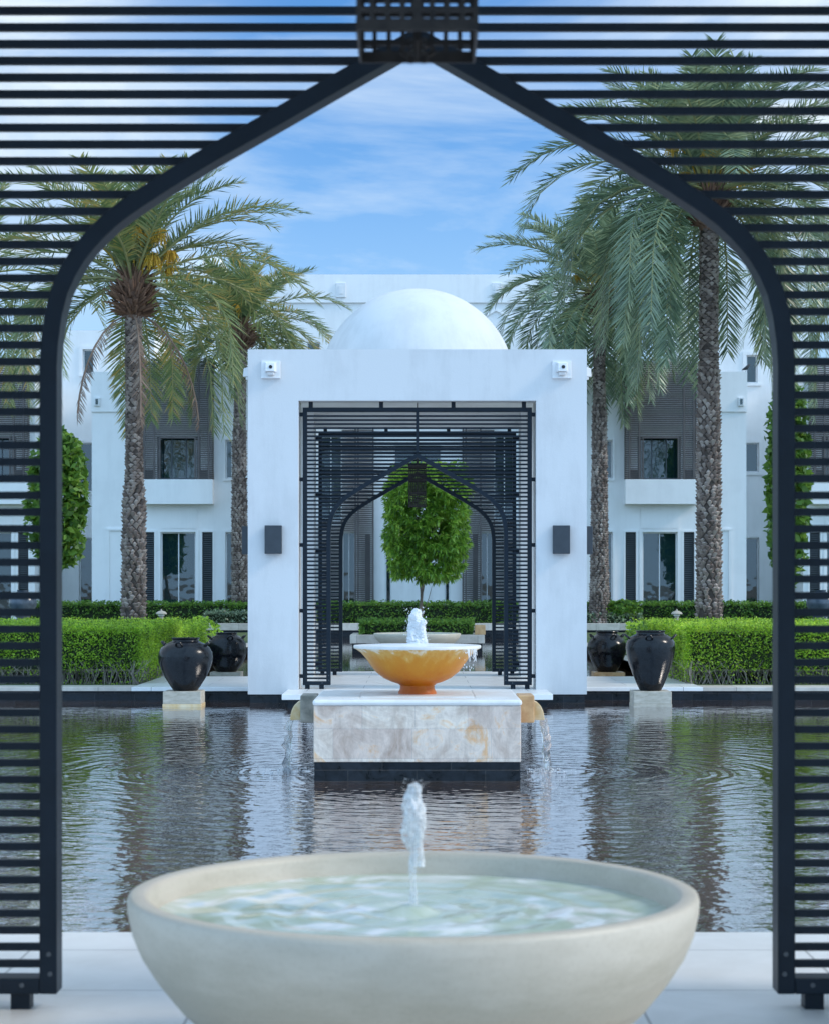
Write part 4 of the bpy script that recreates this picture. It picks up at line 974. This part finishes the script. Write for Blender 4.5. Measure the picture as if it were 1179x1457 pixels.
# central building
Y = 70.0; Z = lambda y: PZ(y, Y); X = lambda x: PX(x, Y)
t = thing('hotel_centre', 'white central building with tall louvres seen through the pavilion arches', 'building')
hs_ = [(X(487), X(506), .3, Z(757)), (X(683), X(702), .3, Z(757)), (X(548), X(557), .3, Z(750)), (X(632), X(640), .3, Z(750)), (X(455), X(487), Z(740), Z(620)), (X(702), X(732), Z(740), Z(620)), (X(560), X(628), Z(700), Z(632))]
wl = MB(); holes_wall(wl, X(400), X(790), 0, Z(560), Y, .3, hs_)
wl.box(X(572), X(573.2), Y-.03, Y-.001, .3, Z(700)); wl.box(X(588), X(589), Y-.03, Y-.001, .3, Z(700)); wl.box(X(612), X(613), Y-.03, Y-.001, .3, Z(700))
wl.box(X(560), X(630), Y-.035, Y-.001, Z(704), Z(700.5))
wl.build('wall', M['white_far'], t)
MB().box(X(400)+.1, X(790)-.1, Y+.3, Y+6, Z(560)-.5, Z(560)-.3).build('roof', M['white_far'], t)
for k, h in enumerate(hs_): window(t, *h, Y+.1, 1 if k not in (2, 3) else 0, curtain=[(0, .4)] if k in (0, 6) else None)
for (a, b_) in ((455, 487), (702, 732)): louvre(t, X(a), X(b_), .3, Z(740), Y-.3, .075, .04, M['brown'], posts=(X(a), X(b_)))
for (a, b_) in ((506, 531), (658, 683)):
    louvre(t, X(a), X(b_), .3, Z(600), Y-.3, .075, .04, M['brown'], posts=(X(a), X(a+4), X(b_)))
    MB().box(X(a+14), X(a+21), Y-.2, Y-.15, .3, Z(760)).build('dark_panel', M['shutter'], t)
for (a, b_) in ((487, 506), (683, 702)): louvre(t, X(a), X(b_), Z(757), Z(600), Y-.3, .075, .04, M['brown'])
# big block behind
Y2 = 84.0; Z = lambda y: PZ(y, Y2); X = lambda x: PX(x, Y2)
t = thing('hotel_main_block', 'tall flat roofed white building rising behind the dome', 'building')
ws = [(X(409), X(421), Z(512), Z(487)), (X(437), X(456), Z(512), Z(487))]
wl = MB(); holes_wall(wl, X(250), X(905), 0, Z(431), Y2, .3, ws)
wl.box(X(250), X(905), Y2-.1, Y2+.3, Z(431), Z(391)); wl.box(X(250), X(250)+.3, Y2+.3, Y2+9, 0, Z(391)); wl.box(X(905)-.3, X(905), Y2+.3, Y2+9, 0, Z(391))
wl.build('wall', M['white_far'], t)
tri = MB()
for (xa, ya, xb, yb) in ((705, 440, 745, 464), (705, 440, 665, 464)):
    tri.add([(X(xa), Y2-.06, Z(ya)), (X(xb), Y2-.06, Z(yb)), (X(xb), Y2-.06, Z(yb+2.5)), (X(xa), Y2-.06, Z(ya+2.5)), (X(xa), Y2, Z(ya)), (X(xb), Y2, Z(yb)), (X(xb), Y2, Z(yb+2.5)), (X(xa), Y2, Z(ya+2.5))], [(0,1,2,3),(4,7,6,5),(0,4,5,1),(1,5,6,2),(2,6,7,3),(3,7,4,0)])
tri.build('gable_moulding', M['white_far'], t)
MB().box(X(250)+.3, X(905)-.3, Y2+.3, Y2+9, Z(391)-.8, Z(391)-.5).build('roof', M['white_far'], t)
for h in ws: window(t, *h, Y2+.12, 0)
for xx in (485.5, 706):
    o = MB().box(X(xx-7), X(xx+7), Y2-.17, Y2-.1, Z(424), Z(403)).build('wall_lamp', M['lampwhite'], t, bevel=.02)
    MB().box(X(xx-2.5), X(xx+2.5), Y2-.20, Y2-.17, Z(419), Z(408)).build('lamp_glass', M['lampwhite'], o)
t = thing('rooftop_tower', 'small white rooftop block with a slot window behind the left palm', 'building')
Y3 = 88.0; Z = lambda y: PZ(y, Y3); X = lambda x: PX(x, Y3)
wl = MB(); h = (X(254), X(268), Z(389), Z(381)); holes_wall(wl, X(225), X(289), Z(420), Z(366), Y3, .3, [h]); wl.box(X(289), X(312), Y3+.6, Y3+6, Z(420), Z(362)); wl.box(X(225), X(289), Y3+.3, Y3+6, Z(368), Z(366)); wl.box(X(228), X(286), Y3+3.5, Y3+6, Z(420), Z(368.5))
wl.build('wall', M['white_far'], t); window(t, *h, Y3+.1, 0)

# garden lamps
lp = None
for s, px_, lab in ((-1, 230, 'small stone mushroom garden lamp beside the left palm trunk'), (1, 962, 'small stone mushroom garden lamp beside the tall palm trunk')):
    YY = 46; zt = PZ(868, YY)
    if lp is None:
        lp = thing('garden_lamp', lab, 'lamp', (PX(px_, YY), YY, 0), 'mushroom garden lamps')
        MB().lathe([(.05, 0), (.05, zt-.14)], 12).build('post', M['plinthstone'], lp)
        MB().lathe([(.05, zt-.15), (.075, zt-.14), (.075, zt-.09)], 16).build('collar', M['wetstone'], lp)
        MB().lathe([(.13, zt-.10), (.135, zt-.085), (.11, zt-.05), (.06, zt-.025), (.02, zt-.015), (.015, zt+.02), (0, zt+.025)], 24).build('shade', M['plinthstone'], lp, smooth=True)
    else:
        c = copy_tree(lp); c.location = (PX(px_, YY), YY, 0); c['label'] = lab
# bird on the right wing parapet
t = thing('bird', 'small dark bird perched on the parapet of the right wing', 'bird', (PX(1060, 68), 68.0, PZ(530, 68)+.02))
bd = MB(); bd.tube([(-.14, 0, .06), (-.06, 0, .10), (.02, 0, .13), (.07, 0, .19), (.11, 0, .24), (.14, 0, .25), (.18, 0, .24)], [.008, .04, .065, .055, .038, .03, .004], 10)
bd.tube([(0, -.02, 0), (.01, -.02, .08)], .006, 5).tube([(0, .02, 0), (.01, .02, .08)], .006, 5)
bd.build('body', M['bird'], t, smooth=True)
# garden jars glimpsed through the slats
for s, px_, lab in ((-1, 33, 'large grey blue jar glimpsed through the left slats above the hedge'), (1, 1166, 'large grey blue jar glimpsed through the right slats above the hedge')):
    YY = 58; t = thing('garden_jar', lab, 'jar', (PX(px_, YY), YY, .55), 'grey garden jars')
    MB().lathe([(.15, 0), (.3, .18), (.42, .42), (.40, .62), (.25, .78), (.16, .82), (.18, .88), (.14, .88), (.12, .8)], 40).build('body', simple('grey_blue_glaze', (.05, .07, .10), (.12, .15, .2), .2), t, smooth=True)
    MB().box(-.3, .3, -.3, .3, -.55, 0).build('stone_stand', M['coping'], t)
